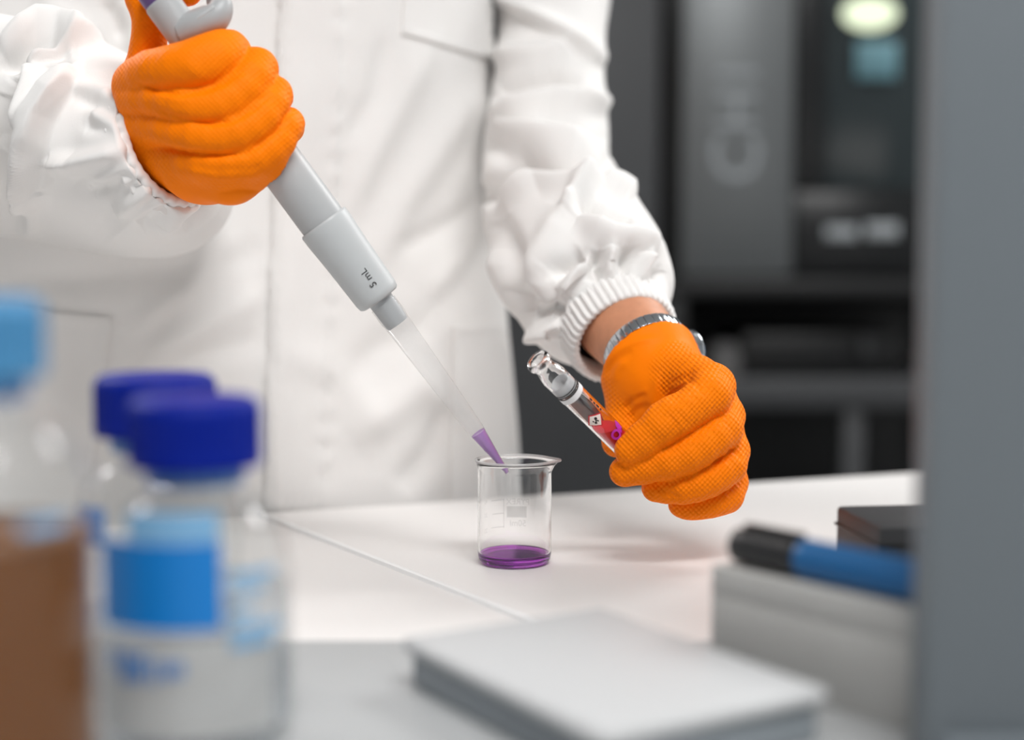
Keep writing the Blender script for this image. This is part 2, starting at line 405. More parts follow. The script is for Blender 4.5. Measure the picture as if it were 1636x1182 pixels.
# ------------------------------------------------------------------ table: far edge and seam as in the photo
E0 = G(440, 818); E1 = G(1500, 752)
ed = (E1 - E0); ed[2] = 0; ed /= np.linalg.norm(ed)
en = np.array([-ed[1], ed[0], 0])            # away from the camera
ANG = math.atan2(ed[1], ed[0])
def TB(a, b, z=0.0): return E0 + ed * a + en * b + np.array([0, 0, z])     # table coordinates
s0 = G(440, 829); s1 = G(815, 975)
sa = (s0 - E0) @ ed
sd_ = (s1 - s0); sd_ /= np.linalg.norm(sd_)
tb = empty('lab_table', TB(0.3, -0.5, FLOOR)); tag(tb, 'white laminate lab table with a seam, under the glass beaker', 'table')
def prism(pts, z0, z1, bev=0.0015):
    bm = bmesh.new(); vs = [bm.verts.new((p[0], p[1], z0)) for p in pts]; f = bm.faces.new(vs)
    r = bmesh.ops.extrude_face_region(bm, geom=[f])
    for v in r['geom']:
        if isinstance(v, bmesh.types.BMVert): v.co.z = z1
    bmesh.ops.recalc_face_normals(bm, faces=bm.faces)
    if bev: bmesh.ops.bevel(bm, geom=list(bm.edges), offset=bev, segments=2, affect='EDGES', profile=0.5)
    bm.verts.index_update(); V = [tuple(v.co) for v in bm.verts]; Fc = [[v.index for v in f.verts] for f in bm.faces]; bm.free(); return V, Fc
k0 = s0 - sd_ * ((s0 - E0) @ en) / (sd_ @ en)            # seam meets the far edge here
k1 = s0 + sd_ * 1.05
perp = np.array([-sd_[1], sd_[0], 0])
if perp[0] < 0: perp = -perp
g = perp * 0.0012
V, Fc = prism([k0 + g, TB(1.3, 0), TB(1.3, -1.3), k1 + g], -0.03, 0.0)
mk('tabletop', V, Fc, M['table'], tb, auto=35)
V, Fc = prism([TB(-0.9, 0), k0 - g, k1 - g, TB(-0.9, -1.1)], -0.03, -0.0016)
mk('tabletop', V, Fc, M['table'], tb, auto=35)
V, Fc = prism([k0 - g * 2.0 - en * 0.001, k0 + g * 1.2 - en * 0.001, k1 + g * 1.2, k1 - g * 2.0], -0.028, 0.0008, 0.0006)
mk('seam_strip', V, Fc, M['seam'], tb, auto=35)
for a, b in ((-0.82, -0.08), (1.22, -0.08), (-0.82, -1.0), (1.22, -1.1)):
    p = TB(a, b); box_obj('leg', (p[0], p[1], (FLOOR - 0.03) / 2), (0.05, 0.05, -FLOOR - 0.03), M['dark'], tb, 0.003, ANG)

# ------------------------------------------------------------------ background: rack, incubator cabinet, dark cupboard
YB = 2.6
def BX(px, d=YB): return (px - W2) / F * d
def BZ(py, d=YB): return Wp(818, py, d)[2]
def bgbox(name, x0, x1, y0, y1, dep, m, parent=None, front=YB, bev=0.004):
    xa, xb = BX(x0), BX(x1); za, zb = BZ(y1), BZ(y0)
    return box_obj(name, ((xa + xb) / 2, front + dep / 2, (za + zb) / 2), (xb - xa, dep, zb - za), m, parent, bev)
cp = empty('tall_cupboard', (BX(880), YB + 0.3, FLOOR)); tag(cp, 'tall charcoal cupboard standing behind the raised sleeve', 'cupboard')
def wbox(name, x0, x1, y0, y1, z0, z1, m, parent, bev=0.003): return box_obj(name, ((x0 + x1) / 2, (y0 + y1) / 2, (z0 + z1) / 2), (x1 - x0, y1 - y0, z1 - z0), m, parent, bev)
wbox('body', BX(500), BX(1050), YB, YB + 0.6, FLOOR, 1.3, M['dark'], cp)
wbox('door', BX(505), BX(780), YB - 0.02, YB - 0.001, FLOOR + 0.08, 1.28, M['cab'], cp)
wbox('door', BX(786), BX(1046), YB - 0.02, YB - 0.001, FLOOR + 0.08, 1.28, M['cab'], cp)
rk = empty('equipment_rack', (BX(1280), YB + 0.25, FLOOR)); tag(rk, 'black steel equipment rack with open shelves behind the gloved hand', 'rack')
XL, XR = BX(1062), BX(1640)
zs = BZ(446)
wbox('shelf', XL, XR, YB - 0.03, YB + 0.5, zs - 0.03, zs, M['black'], rk)
wbox('shelf', XL, XR, YB - 0.02, YB + 0.5, BZ(652), BZ(604), M['cab'], rk)
wbox('shelf', XL, XR, YB - 0.02, YB + 0.5, BZ(900), BZ(860), M['cab'], rk)
wbox('back_panel', XL, XR, YB + 0.5, YB + 0.515, FLOOR + 0.02, zs - 0.03, M['black'], rk)
for x in (XL + 0.02, BX(1365), XR - 0.02):
    wbox('post', x - 0.018, x + 0.018, YB - 0.015, YB + 0.02, FLOOR, BZ(653), M['cab'], rk)
for x in (XL + 0.02, XR - 0.02):
    wbox('post', x - 0.018, x + 0.018, YB + 0.46, YB + 0.495, FLOOR, zs - 0.031, M['black'], rk)
    wbox('post', x - 0.018, x + 0.018, YB - 0.015, YB + 0.02, BZ(603), zs - 0.031, M['black'], rk)
# things on the rack's middle shelf
V, Fc = lathe([(0, 0), (0.03, 0), (0.032, 0.004), (0.032, 0.045), (0.024, 0.054), (0.02, 0.06), (0, 0.062)], (BX(1165), YB + 0.06, BZ(604)), n=32)
tag(mk('jar', V, Fc, M['grey'], None, auto=40), 'small grey jar on the dark rack shelf', 'jar')
wb = empty('instrument_case', (BX(1290), YB + 0.25, BZ(604) + 0.001)); tag(wb, 'flat black instrument case on the middle rack shelf', 'case')
wbox('body', BX(1195), BX(1450), YB + 0.05, YB + 0.4, BZ(604) + 0.001, BZ(535), M['black'], wb)
wbox('front_knob', BX(1384), BX(1400), YB + 0.03, YB + 0.049, BZ(575), BZ(500) - 0.045, M['cab'], wb)
ib = empty('incubator', (BX(1280), YB + 0.25, zs)); tag(ib, 'black incubator with brushed metal side panel and dark glass window on the rack', 'incubator')
wbox('housing', BX(1062), BX(1560), YB + 0.012, YB + 0.45, zs, 1.0, M['iblack'], ib)
mp = wbox('metal_panel', BX(1088), BX(1264), YB, YB + 0.012, zs + 0.004, 0.98, M['metal'], ib)
wbox('control_panel', BX(1266), BX(1500), YB - 0.002, YB + 0.012, zs + 0.004, BZ(306), M['iblack'], ib)
wbox('window_frame', BX(1266), BX(1312), YB - 0.004, YB + 0.012, BZ(304), 0.98, M['iblack'], ib)
wbox('window_frame', BX(1480), BX(1500), YB - 0.004, YB + 0.012, BZ(304), 0.98, M['iblack'], ib)
win = wbox('window_pane', BX(1312), BX(1480), YB + 0.002, YB + 0.01, BZ(304), 0.98, M['winglass'], ib)
lx, lz = BX(1380), BZ(28)
V, Fc = lathe([(0, 0), (0.03, 0), (0.036, 0.004), (0.036, 0.01), (0, 0.014)], (lx, YB + 0.002, lz), (0, -1, 0), n=32)
V = [(lx + (v[0] - lx) * 1.35, v[1], lz + (v[2] - lz) * 0.8) for v in V]
mk('pane_glint', V, Fc, M['glint'], ib)  # glowing oval imitates a bright reflection on the pane
wbox('teal_reflection', BX(1360), BX(1425), YB - 0.006, YB + 0.002, BZ(130), BZ(72), M['teal'], ib, 0.002)  # teal plate painted in place of a reflection on the pane
for (x0, x1, y0, y1) in ((1316, 1366, 362, 382), (1380, 1432, 357, 380)):
    wbox('badge', BX(x0), BX(x1), YB - 0.005, YB - 0.002, BZ(y1), BZ(y0), M['letter'], ib, 0.001)
def text_mesh(body, size, font_extrude=0.0):
    cu = bpy.data.curves.new('t', 'FONT'); cu.body = body; cu.size = size; cu.extrude = font_extrude; cu.align_x = 'CENTER'; cu.align_y = 'CENTER'; cu.resolution_u = 3
    ob = bpy.data.objects.new('t', cu); COL.objects.link(ob); dg = bpy.context.evaluated_depsgraph_get(); dg.update()
    me = ob.evaluated_get(dg).to_mesh(); V = [tuple(v.co) for v in me.vertices]; Fc = [list(p.vertices) for p in me.polygons]
    bpy.data.objects.remove(ob); bpy.data.curves.remove(cu); return V, Fc
for ch, py, sz in (('C', 255, 0.125), ('H', 178, 0.105), ('I', 120, 0.105)):
    V, Fc = text_mesh(ch, sz, 0.001)
    cx, cz = BX(1177), BZ(py)
    V = [(cx - y, YB - 0.0012 - z, cz + x) for x, y, z in V]
    mk('letter', V, [f[::-1] for f in Fc], M['letter'], mp, smooth=False)

# ------------------------------------------------------------------ bench mat, slab, grey box, markers, panel
MT = 0.006
yb = G(818, 1022, MT)[1]
V, Fc = rbox((0.0, (yb + 0.02) / 2, MT / 2 + 0.0002), (1.1, yb - 0.02, MT), 0.0025)
tag(mk('bench_mat', V, Fc, M['mat_'], None, auto=40), 'large light grey bench mat under the bottles in the foreground', 'mat')
ST = 0.026
B_ = G(962, 968, ST); L_ = G(640, 1016, ST); R_ = G(1332, 1098, ST)
u1 = L_ - B_; u2 = R_ - B_
rz = math.atan2(-u1[1], -u1[0])
la, lb = np.linalg.norm(u1), np.linalg.norm(u2)
uu = -u1 / la; vv = np.array([uu[1], -uu[0], 0])
cS = B_ - uu * la / 2 + vv * lb / 2
sl = empty('flat_case', (cS[0], cS[1], MT)); tag(sl, 'pale grey flat plastic case lying on the bench mat, nearest the lens', 'case')
V, Fc = rbox((cS[0], cS[1], (ST + 0.02) / 2), (la, lb, ST - 0.02), 0.0028, rz, seg=3); mk('lid', V, Fc, M['slab'], sl, auto=40)
V, Fc = rbox((cS[0], cS[1], (MT + 0.0205) / 2), (la - 0.006, lb - 0.006, 0.0205 - MT), 0.002, rz); mk('base', V, Fc, M['slab_shaded'], sl, auto=40)  # sides painted darker to imitate the shade below the lid
# grey box with the marker pen on top
BH = 0.05
p0 = G(1137, 902, BH); p1 = G(1490, 982, BH)
bd = p1 - p0; bd[2] = 0; bd /= np.linalg.norm(bd); bn = np.array([-bd[1], bd[0], 0]); BLn = 0.15
bc = p0 + bd * BLn / 2 + bn * 0.016
rzb = math.atan2(bd[1], bd[0])
gb = empty('card_box', (bc[0], bc[1], MT)); tag(gb, 'light grey oblong box carrying the blue marker pen', 'box')
V, Fc = rbox((bc[0], bc[1], (MT + BH - 0.012) / 2), (BLn, 0.032, BH - 0.012 - MT), 0.0004, rzb); mk('body', V, Fc, M['gbox'], gb, auto=40)
V, Fc = rbox((bc[0], bc[1], BH - 0.006), (BLn, 0.032, 0.0119), 0.0004, rzb); mk('lid', V, Fc, M['gbox'], gb, auto=40)
pr = 0.0078
pa = p0 + bd * 0.004 + bn * 0.0105 + np.array([0, 0, pr]) ; pdv = bd
mp_ = empty('marker_pen', pa + pdv * 0.06 - np.array([0, 0, pr])); tag(mp_, 'blue marker pen with black cap lying on the grey box', 'pen')
V, Fc = lathe([(0, 0), (0.0058, 0), (0.0068, 0.001), (0.0074, 0.006), (0.0077, 0.034), (0.0072, 0.035), (0, 0.035)], pa, pdv, 40); mk('cap', V, Fc, M['penblack'], mp_, auto=40)
V, Fc = lathe([(0, 0.0352), (0.0074, 0.0352), (0.0077, 0.037), (0.0077, 0.12), (0.007, 0.126), (0, 0.127)], pa, pdv, 40); brl = mk('barrel', V, Fc, M['bluepen'], mp_, auto=40)
tp = Wp(1, 1, 1) * 0 + pa
side = np.cross(pdv, [0, 0, 1.0])
cl_c = pa + pdv * 0.02 + np.array([0, 0, pr + 0.0006])
V, Fc = rbox(cl_c, (0.03, 0.004, 0.0022), 0.0007, rzb); mk('clip', V, Fc, M['penblack'], mp_, auto=40)
dx0 = G(1402, 900, 0.0)
dk = box_obj('dark_box', (0.168 + 0.045, 0.70, 0.0245), (0.09, 0.06, 0.049), M['dark'], None, 0.002, 0.12)
dk2 = box_obj('lid_seam', (0.168 + 0.045, 0.70, 0.04), (0.0915, 0.0615, 0.0014), M['black'], dk, 0.0004, 0.12)
tag(dk, 'small dark grey box behind the blue marker pen', 'box')
# upright panel at the right
PY = 0.46; px0 = (1491 - W2) / F * PY
pn = empty('upright_panel', (px0 + 0.1, PY + 0.009, MT)); tag(pn, 'blue-grey upright partition panel at the right edge', 'panel')
V, Fc = rbox((px0 + 0.065, PY + 0.009, (MT + 0.42) / 2), (0.13, 0.018, 0.42 - MT), 0.0015); mk('board', V, Fc, M['panel'], pn, auto=40)
V, Fc = rbox((px0 + 0.065, PY + 0.009, MT + 0.006), (0.12, 0.03, 0.012), 0.001); mk('foot', V, Fc, M['panel'], pn, auto=40)

# ------------------------------------------------------------------ bottles
def arc_patch(cx, cy, R, a0, a1, z0, z1, n=16, t=0.0006):
    """curved label on a bottle; angle 0 faces the camera (-Y), positive to the right"""
    V = []; Fc = []
    for j in range(2):
        for r in (R, R + t):
            for k in range(n + 1):
                a = a0 + (a1 - a0) * k / n
                V.append((cx + r * math.sin(a), cy - r * math.cos(a), z1 if j else z0))
    m = n + 1; i00, i01, i10, i11 = 0, m, 2 * m, 3 * m
    for k in range(n):
        Fc += [[i01 + k, i01 + k + 1, i11 + k + 1, i11 + k], [i00 + k + 1, i00 + k, i10 + k, i10 + k + 1],
               [i00 + k, i00 + k + 1, i01 + k + 1, i01 + k], [i11 + k, i11 + k + 1, i10 + k + 1, i10 + k]]
    Fc += [[i00, i01, i11, i10], [i01 + n, i00 + n, i10 + n, i11 + n]]
    return V, Fc
def bottle(px, d, ytop, R, rc, hc, label, capm, liquid=None, lvl=0.0, patches=()):
    X = (px - W2) / F * d; top = Wp(px, ytop, d)[2]; z0 = MT + 0.0004; Hh = top - z0
    root = empty('reagent_bottle', (X, d, z0)); tag(root, label, 'bottle', 'screw-cap reagent bottles in the foreground')
    hb = Hh - hc                       # glass height below the cap
    sh = hb - R * 1.25                 # shoulder start
    nr = rc * 0.62
    gp = [(0, 0.001), (R - 0.008, 0.0), (R - 0.002, 0.002), (R, 0.008), (R, sh)]
    for k in range(1, 9):
        a = k / 8 * math.pi / 2
        gp.append((nr + (R - nr) * (math.cos(a) ** 0.9 if k < 8 else 0), sh + (R * 0.95) * math.sin(a)))
    gp += [(nr, hb - 0.004), (nr, hb + hc * 0.8)]
    V, Fc = lathe(gp, (X, d, z0), n=64); mk('glass_body', V, Fc, M['bglass'], root)
    V, Fc = lathe([(nr + 0.0002, hb - 0.006), (nr + 0.003, hb - 0.006), (nr + 0.003, hb - 0.0015), (nr + 0.0002, hb - 0.0015)], (X, d, z0), n=48, closed=True)
    mk('pouring_ring', V, Fc, M['pourring'], root, auto=40)
    rib = lambda th, t, r: (0.00045 * math.cos(36 * th) if hb + 0.004 < t < hb + hc - 0.003 and r > rc * 0.9 else 0)
    cpf = [(nr + 0.001, hb), (rc, hb), (rc + 0.0006, hb + 0.003), (rc, hb + 0.005), (rc, hb + hc - 0.004), (rc - 0.0008, hb + hc - 0.0015), (rc - 0.003, hb + hc), (0, hb + hc)]
    V, Fc = lathe(cpf, (X, d, z0), n=144, rfun=rib); mk('screw_cap', V, Fc, capm, root, auto=50)
    if liquid is not None:
        V, Fc = lathe([(0, 0.003), (R - 0.008, 0.003), (R - 0.003, 0.006), (R - 0.0018, 0.01), (R - 0.0018, min(lvl, sh)), (0, min(lvl, sh))], (X, d, z0), n=64)
        mk('liquid', V, Fc, liquid, root, auto=40)
    for (nm, m, x0, x1, ya, yb_) in patches:
        aa = lambda x: math.asin(max(-0.99, min(0.99, ((x - px) / F * d) / R)))
        za = Wp(px, ya, d - R)[2]; zb = Wp(px, yb_, d - R)[2]
        V, Fc = arc_patch(X, d, R + 0.0002 + (0.0009 if 'ink' in nm or 'print' in nm else 0), aa(x0), aa(x1), max(zb, z0 + 0.003), za)
        mk(nm, V, Fc, m, root, smooth=True, auto=40)
    return root
random.seed(2)
ink = [('ink_mark', M['ink'], 205 + k * 17, 205 + k * 17 + random.choice((7, 12)), 1052 + random.randint(0, 18), 1096 + random.randint(-12, 12)) for k in range(7)]
prn = [('print_line', M['blab2'], 385, 385 + w, y, y + 13) for y, w in ((926, 55), (950, 42), (1018, 60), (1040, 50), (990, 30))]
bottle(308, 0.49, 634, 0.0325, 0.0222, 0.0235, 'clear glass bottle with dark blue cap and blue label, in front', M['cap'], M['water'], 0.055,
       [('blue_label', M['blab'], 186, 374, 874, 1018), ('upper_label', M['blab2'], 236, 372, 824, 872), ('writing_field', M['wlab'], 168, 440, 1034, 1200)] + ink + prn)
bottle(246, 0.562, 598, 0.0325, 0.0232, 0.0235, 'clear glass bottle with dark blue cap partly hidden behind another', M['cap'], M['water'], 0.03,
       [('blue_label', M['blab'], 150, 196, 818, 880)])
bottle(-45, 0.413, 474, 0.0335, 0.0195, 0.023, 'bottle of brown liquid with pale blue cap at left edge', M['capl'], M['brown'], Wp(0, 868, 0.40)[2] - MT,
       [('print_line', M['blab2'], 72, 120, 846, 866)])

# ------------------------------------------------------------------ beaker
bx, by = G(822, 899)[:2]
BR = 0.0212; sc = by / F; BHt = 0.0600
def spout(th, t, r):
    a = (th - 0.0 + math.pi) % (2 * math.pi) - math.pi       # spout towards +X
    k = max(0.0, (t - (BHt - 0.008)) / 0.008)
    return 0.0042 * k ** 1.6 * math.exp(-(a / 0.26) ** 2)
t_ = 0.0012
prof = [(0, 0.0), (BR - 0.005, 0.0), (BR - 0.002, 0.0008), (BR - 0.0006, 0.0025), (BR, 0.006), (BR, BHt - 0.007), (BR + 0.0002, BHt - 0.004), (BR + 0.0009, BHt - 0.0018), (BR + 0.0012, BHt - 0.0012),
        (BR + 0.0002, BHt - 0.0010), (BR - 0.0007, BHt - 0.003), (BR - t_, BHt - 0.006), (BR - t_, 0.0065), (BR - t_ - 0.0008, 0.0038), (BR - t_ - 0.003, 0.0018), (BR - 0.008, 0.0014), (0, 0.0014)]
bk = empty('beaker', (bx, by, 0.0)); tag(bk, 'small glass beaker holding a thin layer of purple liquid', 'beaker')
V, Fc = lathe([(r, t + 0.0003) for r, t in prof], (bx, by, 0), n=96, rfun=lambda th, t, r: spout(th, t, r) if r > 0.015 else 0); mk('glass_wall', V, Fc, M['glass'], bk)
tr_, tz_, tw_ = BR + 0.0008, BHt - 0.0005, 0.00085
V, Fc = lathe([(tr_ + tw_ * math.cos(a), tz_ + tw_ * math.sin(a)) for a in np.linspace(0, 2 * math.pi, 14, endpoint=False)], (bx, by, 0), n=96, closed=True, rfun=lambda th, t, r: 1.0 * spout(th, BHt, r)); mk('rim', V, Fc, M['rimgleam'], bk)  # bead whitened to imitate its bright reflections
lv = 0.0058
ri = BR - t_ + 0.0002
V, Fc = lathe([(0, 0.0013 + 0.0003), (BR - 0.008, 0.0016), (BR - t_ - 0.0028, 0.0019), (BR - t_ - 0.0006, 0.0039), (ri, 0.0066), (ri, lv + 0.0006), (ri - 0.0008, lv), (0, lv)], (bx, by, 0), n=96); mk('purple_liquid', V, Fc, M['purple'], bk)
def back_print(nm, V, Fc, m, xo, zo):
    R = BR + 0.00012
    V = [(bx + (R + z) * math.sin(-(x + xo) / R), by + (R + z) * math.cos(-(x + xo) / R), zo + y) for x, y, z in V]
    mk(nm, V, [f[::-1] for f in Fc] if False else Fc, m, bk, smooth=False)
def flat_rect(w, h, n=8):
    V = []; Fc = []
    for k in range(n + 1):
        x = -w / 2 + w * k / n; V += [(x, -h / 2, 0), (x, h / 2, 0)]
    Fc = [[2 * k, 2 * k + 2, 2 * k + 3, 2 * k + 1] for k in range(n)]
    return V, Fc
back_z = lambda py: Wp(822, py, by + BR)[2]
back_x = lambda px: -math.asin(max(-0.98, min(0.98, ((px - 822) / F * (by + 0.015)) / BR))) * BR
V, Fc = text_mesh('PYREX', 0.0050); back_print('brand_print', V, Fc, M['etch'], back_x(828), back_z(805))
V, Fc = flat_rect(0.0122, 0.0066); back_print('marking_field', V, Fc, M['etch'], back_x(826), back_z(821))
V, Fc = text_mesh('50ml', 0.0052); back_print('volume_print', V, Fc, M['etch'], back_x(828), back_z(840))
V, Fc = flat_rect(0.00045, 0.0175); back_print('scale_line', V, Fc, M['etch'], back_x(804), back_z(823))
for py, w in ((801, 0.009), (823, 0.008), (845, 0.009)):
    V, Fc = flat_rect(w, 0.00045); back_print('scale_line', V, Fc, M['etch'], back_x(804) + w / 2, back_z(py))
for py, s in ((801, '40'), (823, '30'), (848, '20')):
    V, Fc = text_mesh(s, 0.0038); back_print('scale_number', V, Fc, M['etch'], back_x(773), back_z(py))

# ------------------------------------------------------------------ pipette
TIP = Wp(812, 757, 0.822); TOP = Wp(281, 35, 0.772)
pax = TOP - TIP; PL = np.linalg.norm(pax); pax /= PL
def along(px_):            # distance from the tip of the axis point at image x = px_
    lo, hi = 0.0, PL * 1.5
    for _ in range(50):
        m_ = (lo + hi) / 2
        if proj(TIP + pax * m_)[0] > px_: lo = m_
        else: hi = m_
    return lo
aC = along(634); aN0 = along(634); aN = along(619); aB0 = along(607); aB1 = along(516); aH1 = along(318); aPl = along(262)
pp = empty('pipette', TIP); tag(pp, 'grey single-channel pipette held tilted over the beaker', 'pipette')
tipo, tipi = [], []
L0 = along(612)
V, Fc = lathe([(0.0011, 0), (0.0013, 0.0), (0.0024, 0.012), (0.0048, 0.032), (0.0062, L0 * 0.6), (0.0074, L0 - 0.012), (0.0078, L0 - 0.01), (0.0079, L0)], TIP, pax, 48); tp_ = mk('tip', V, Fc, M['tip'], pp)
l1 = along(763)
rl = lambda a: 0.0013 + (0.0024 - 0.0013) * a / 0.012 if a < 0.012 else 0.0024 + (0.0048 - 0.0024) * (a - 0.012) / 0.02
V, Fc = lathe([(0, 0.001), (rl(0) * 0.8, 0.001), (rl(0.012) - 0.0003, 0.012), (rl(l1) - 0.0003, l1 - 0.0003), (rl(l1) - 0.0008, l1 - 0.0008), (0, l1 - 0.0008)], TIP, pax, 40); mk('purple_liquid', V, Fc, M['tipliq'], tp_)
V, Fc = lathe([(0, L0 - 0.014), (0.0064, L0 - 0.014), (0.0069, L0 - 0.012), (0.0072, L0 + 0.002), (0.0085, L0 + 0.004), (0.0085, aB0 + 0.004)], TIP, pax, 48); mk('nozzle', V, Fc, M['nozzle'], pp, auto=40)
rB = 0.0148
V, Fc = lathe([(0.0075, aB0), (0.0112, aB0), (0.0125, aB0 + 0.001), (0.0131, aB0 + 0.004), (0.0139, aB0 + 0.03), (rB, aB1 - 0.006), (rB, aB1 - 0.001), (rB - 0.0006, aB1), (rB - 0.0016, aB1), (rB - 0.0022, aB1 - 0.002), (rB - 0.0024, aB1 - 0.012)], TIP, pax, 64); sh_ = mk('lower_sleeve', V, Fc, M['pip2'], pp, auto=45)
rH = 0.0131
V, Fc = lathe([(rH - 0.0002, aB1 - 0.012), (rH - 0.0002, aB1 - 0.001), (rH, aB1 + 0.002), (rH - 0.0001, aB1 + 0.05), (rH + 0.0004, (aB1 + aH1) / 2), (rH + 0.001, aH1 - 0.006), (rH + 0.001, aH1 - 0.001), (rH, aH1), (0.004, aH1)], TIP, pax, 64); mk('handle', V, Fc, M['pip'], pp, auto=45)
V, Fc = lathe([(0.009, aH1 - 0.002), (0.0108, aH1 - 0.001), (0.0112, aH1 + 0.003), (0.0104, aH1 + 0.006), (0.0098, aH1 + 0.007), (0.0098, aPl + 0.002), (0.0092, aPl + 0.003), (0, aPl + 0.003)], TIP, pax, 48); mk('plunger_barrel', V, Fc, M['pip'], pp, auto=45)
V, Fc = lathe([(0, aPl + 0.003), (0.0088, aPl + 0.003), (0.0092, aPl + 0.004), (0.0092, aPl + 0.012), (0.0084, aPl + 0.014), (0, aPl + 0.0145)], TIP, pax, 48); mk('push_button', V, Fc, M['pbutton'], pp, auto=45)
# finger hook: leaves the top of the handle to the right and hooks over
hk = [Wp(300, 52, 0.772), Wp(322, 40, 0.768), Wp(346, 26, 0.766), Wp(352, 8, 0.768), Wp(340, -6, 0.771)]
V, Fc = tube(hk, [(0.010, 0.0105), (0.0092, 0.0105), (0.0078, 0.0095), (0.006, 0.0085), (0.004, 0.007)], 28, 40, ref=pax); mk('finger_hook', V, Fc, M['pip'], pp)
hk2 = [Wp(300, 42, 0.7625), Wp(322, 28, 0.7590), Wp(344, 12, 0.7585)]
V, Fc = tube(hk2, [(0.0022, 0.0016)] * 3, 14, 16); mk('hook_ridge', V, Fc, M['pip2'], pp)
V, Fc = lathe([(rH + 0.0008, aH1 - 0.008), (rH + 0.0022, aH1 - 0.007), (rH + 0.0026, aH1 - 0.004), (rH + 0.002, aH1 - 0.0005), (rH - 0.001, aH1)], TIP, pax, 56); mk('collar', V, Fc, M['pipd'], pp, auto=45)
# "5 mL" printed along the sleeve
V, Fc = text_mesh('5 mL', 0.0056)
ta, tb_, tc_ = frame_of(pax)
tov = (CAM - (TIP + pax * along(578))); tov -= pax * (tov @ pax); tov /= np.linalg.norm(tov)
tsd = np.cross(pax, tov)      # to one side, tangent
a_t = along(583)
pc = []
for x, y, z in V:
    rr = 0.0147 - 0.0009 * 0.5 + 0.00012
    rr = 0.0139 + (rB - 0.0139) * np.clip((a_t + x - aB0 - 0.03) / (aB1 - 0.006 - aB0 - 0.03), -0.5, 1) + 0.0003
    ph = -y / rr + 0.15
    pc.append(TIP + pax * (a_t + x) + (tov * math.cos(ph) + tsd * math.sin(ph)) * rr)
mk('volume_print', pc, Fc, M['ptext'], sh_, smooth=False)

# ------------------------------------------------------------------ vial
VT = Wp(857, 574, 0.776); VG = Wp(992, 706, 0.816)
vax = VG - VT; vgl = np.linalg.norm(vax); vax /= vgl; VL = vgl + 0.020
vl = empty('sample_vial', VT + vax * VL); tag(vl, 'small glass vial with red label and hazard diamond in gloved fingers', 'vial')
vr = 0.0071
pv = [(0.0043, 0.0006), (0.005, 0.0), (0.0063, 0.0002), (0.0069, 0.0012), (0.0069, 0.0034), (0.0064, 0.0042), (0.0056, 0.0055), (0.0055, 0.0078), (0.006, 0.0098), (0.0067, 0.0122), (vr, 0.0155), (vr, VL - 0.003), (vr - 0.001, VL - 0.0006), (vr - 0.003, VL), (0, VL),
      (0, VL - 0.0016), (vr - 0.0035, VL - 0.0016), (vr - 0.0014, VL - 0.003), (vr - 0.0011, VL - 0.006), (vr - 0.0011, 0.0165), (0.0054, 0.013), (0.0048, 0.0108), (0.0043, 0.0085), (0.0043, 0.004), (0.0042, 0.002)]
V, Fc = lathe(pv, VT, vax, 72, closed=True); mk('glass_wall', V, Fc, M['vialglass'], vl)
def vpos(px_):
    lo, hi = 0.0, VL
    for _ in range(40):
        m_ = (lo + hi) / 2
        if proj(VT + vax * m_)[0] < px_: lo = m_
        else: hi = m_
    return lo
v0 = vpos(893)
ro = vr + 0.0002
V, Fc = lathe([(vr - 0.0016, v0), (ro - 0.0015, v0), (ro - 0.0012, v0 + 0.0006), (ro - 0.0012, v0 + 0.007), (vr - 0.0024, v0 + 0.007)], VT, vax, 64, closed=True); mk('inner_sleeve', V, Fc, M['frost'], vl, auto=40)
for k, (o_, w_, mm) in enumerate(((0.0050, 0.0005, 'stripe'), (0.0064, 0.0005, 'stripe'), (0.0077, 0.0006, 'stripe'), (0.0084, 0.0036, 'frost'))):
    V, Fc = lathe([(vr + 0.00005, v0 + o_), (ro + 0.00005, v0 + o_), (ro + 0.00005, v0 + o_ + w_), (vr + 0.00005, v0 + o_ + w_)], VT, vax, 64, closed=True); mk('band', V, Fc, M[mm], vl, auto=40)
# axes round the vial
vt = (CAM - VG); vt -= vax * (vt @ vax); vt /= np.linalg.norm(vt); vs = np.cross(vax, vt)   # vs: sideways
if vs[2] < 0: vsu = -vs
else: vsu = vs
def vial_patch(nm, pts2, m, R, parent=vl, sub=10):
    """flat print wrapped on the vial; pts2 = outline in (along, around) metres, filled as a fan grid"""
    P = np.array(pts2); c = P.mean(0); V = []; Fc = []
    n = len(P)
    for j in range(sub + 1):
        s_ = j / sub
        for p in P:
            q = c + (p - c) * s_
            ph = q[1] / vr; V.append(VT + vax * q[0] + (vt * math.cos(ph) + vsu * math.sin(ph)) * R)
    for j in range(sub):
        for k in range(n):
            Fc.append([j * n + k, j * n + (k + 1) % n, (j + 1) * n + (k + 1) % n, (j + 1) * n + k])
    return mk(nm, V, Fc, m, parent, smooth=True)
def quad_out(a0, a1, b0, b1, n=6):
    o = []
    for k in range(n): o.append((a0 + (a1 - a0) * k / n, b0))
    for k in range(n): o.append((a1, b0 + (b1 - b0) * k / n))
    for k in range(n): o.append((a1 - (a1 - a0) * k / n, b1))
    for k in range(n): o.append((a0, b1 - (b1 - b0) * k / n))
    return o
vr1 = vpos(958); 
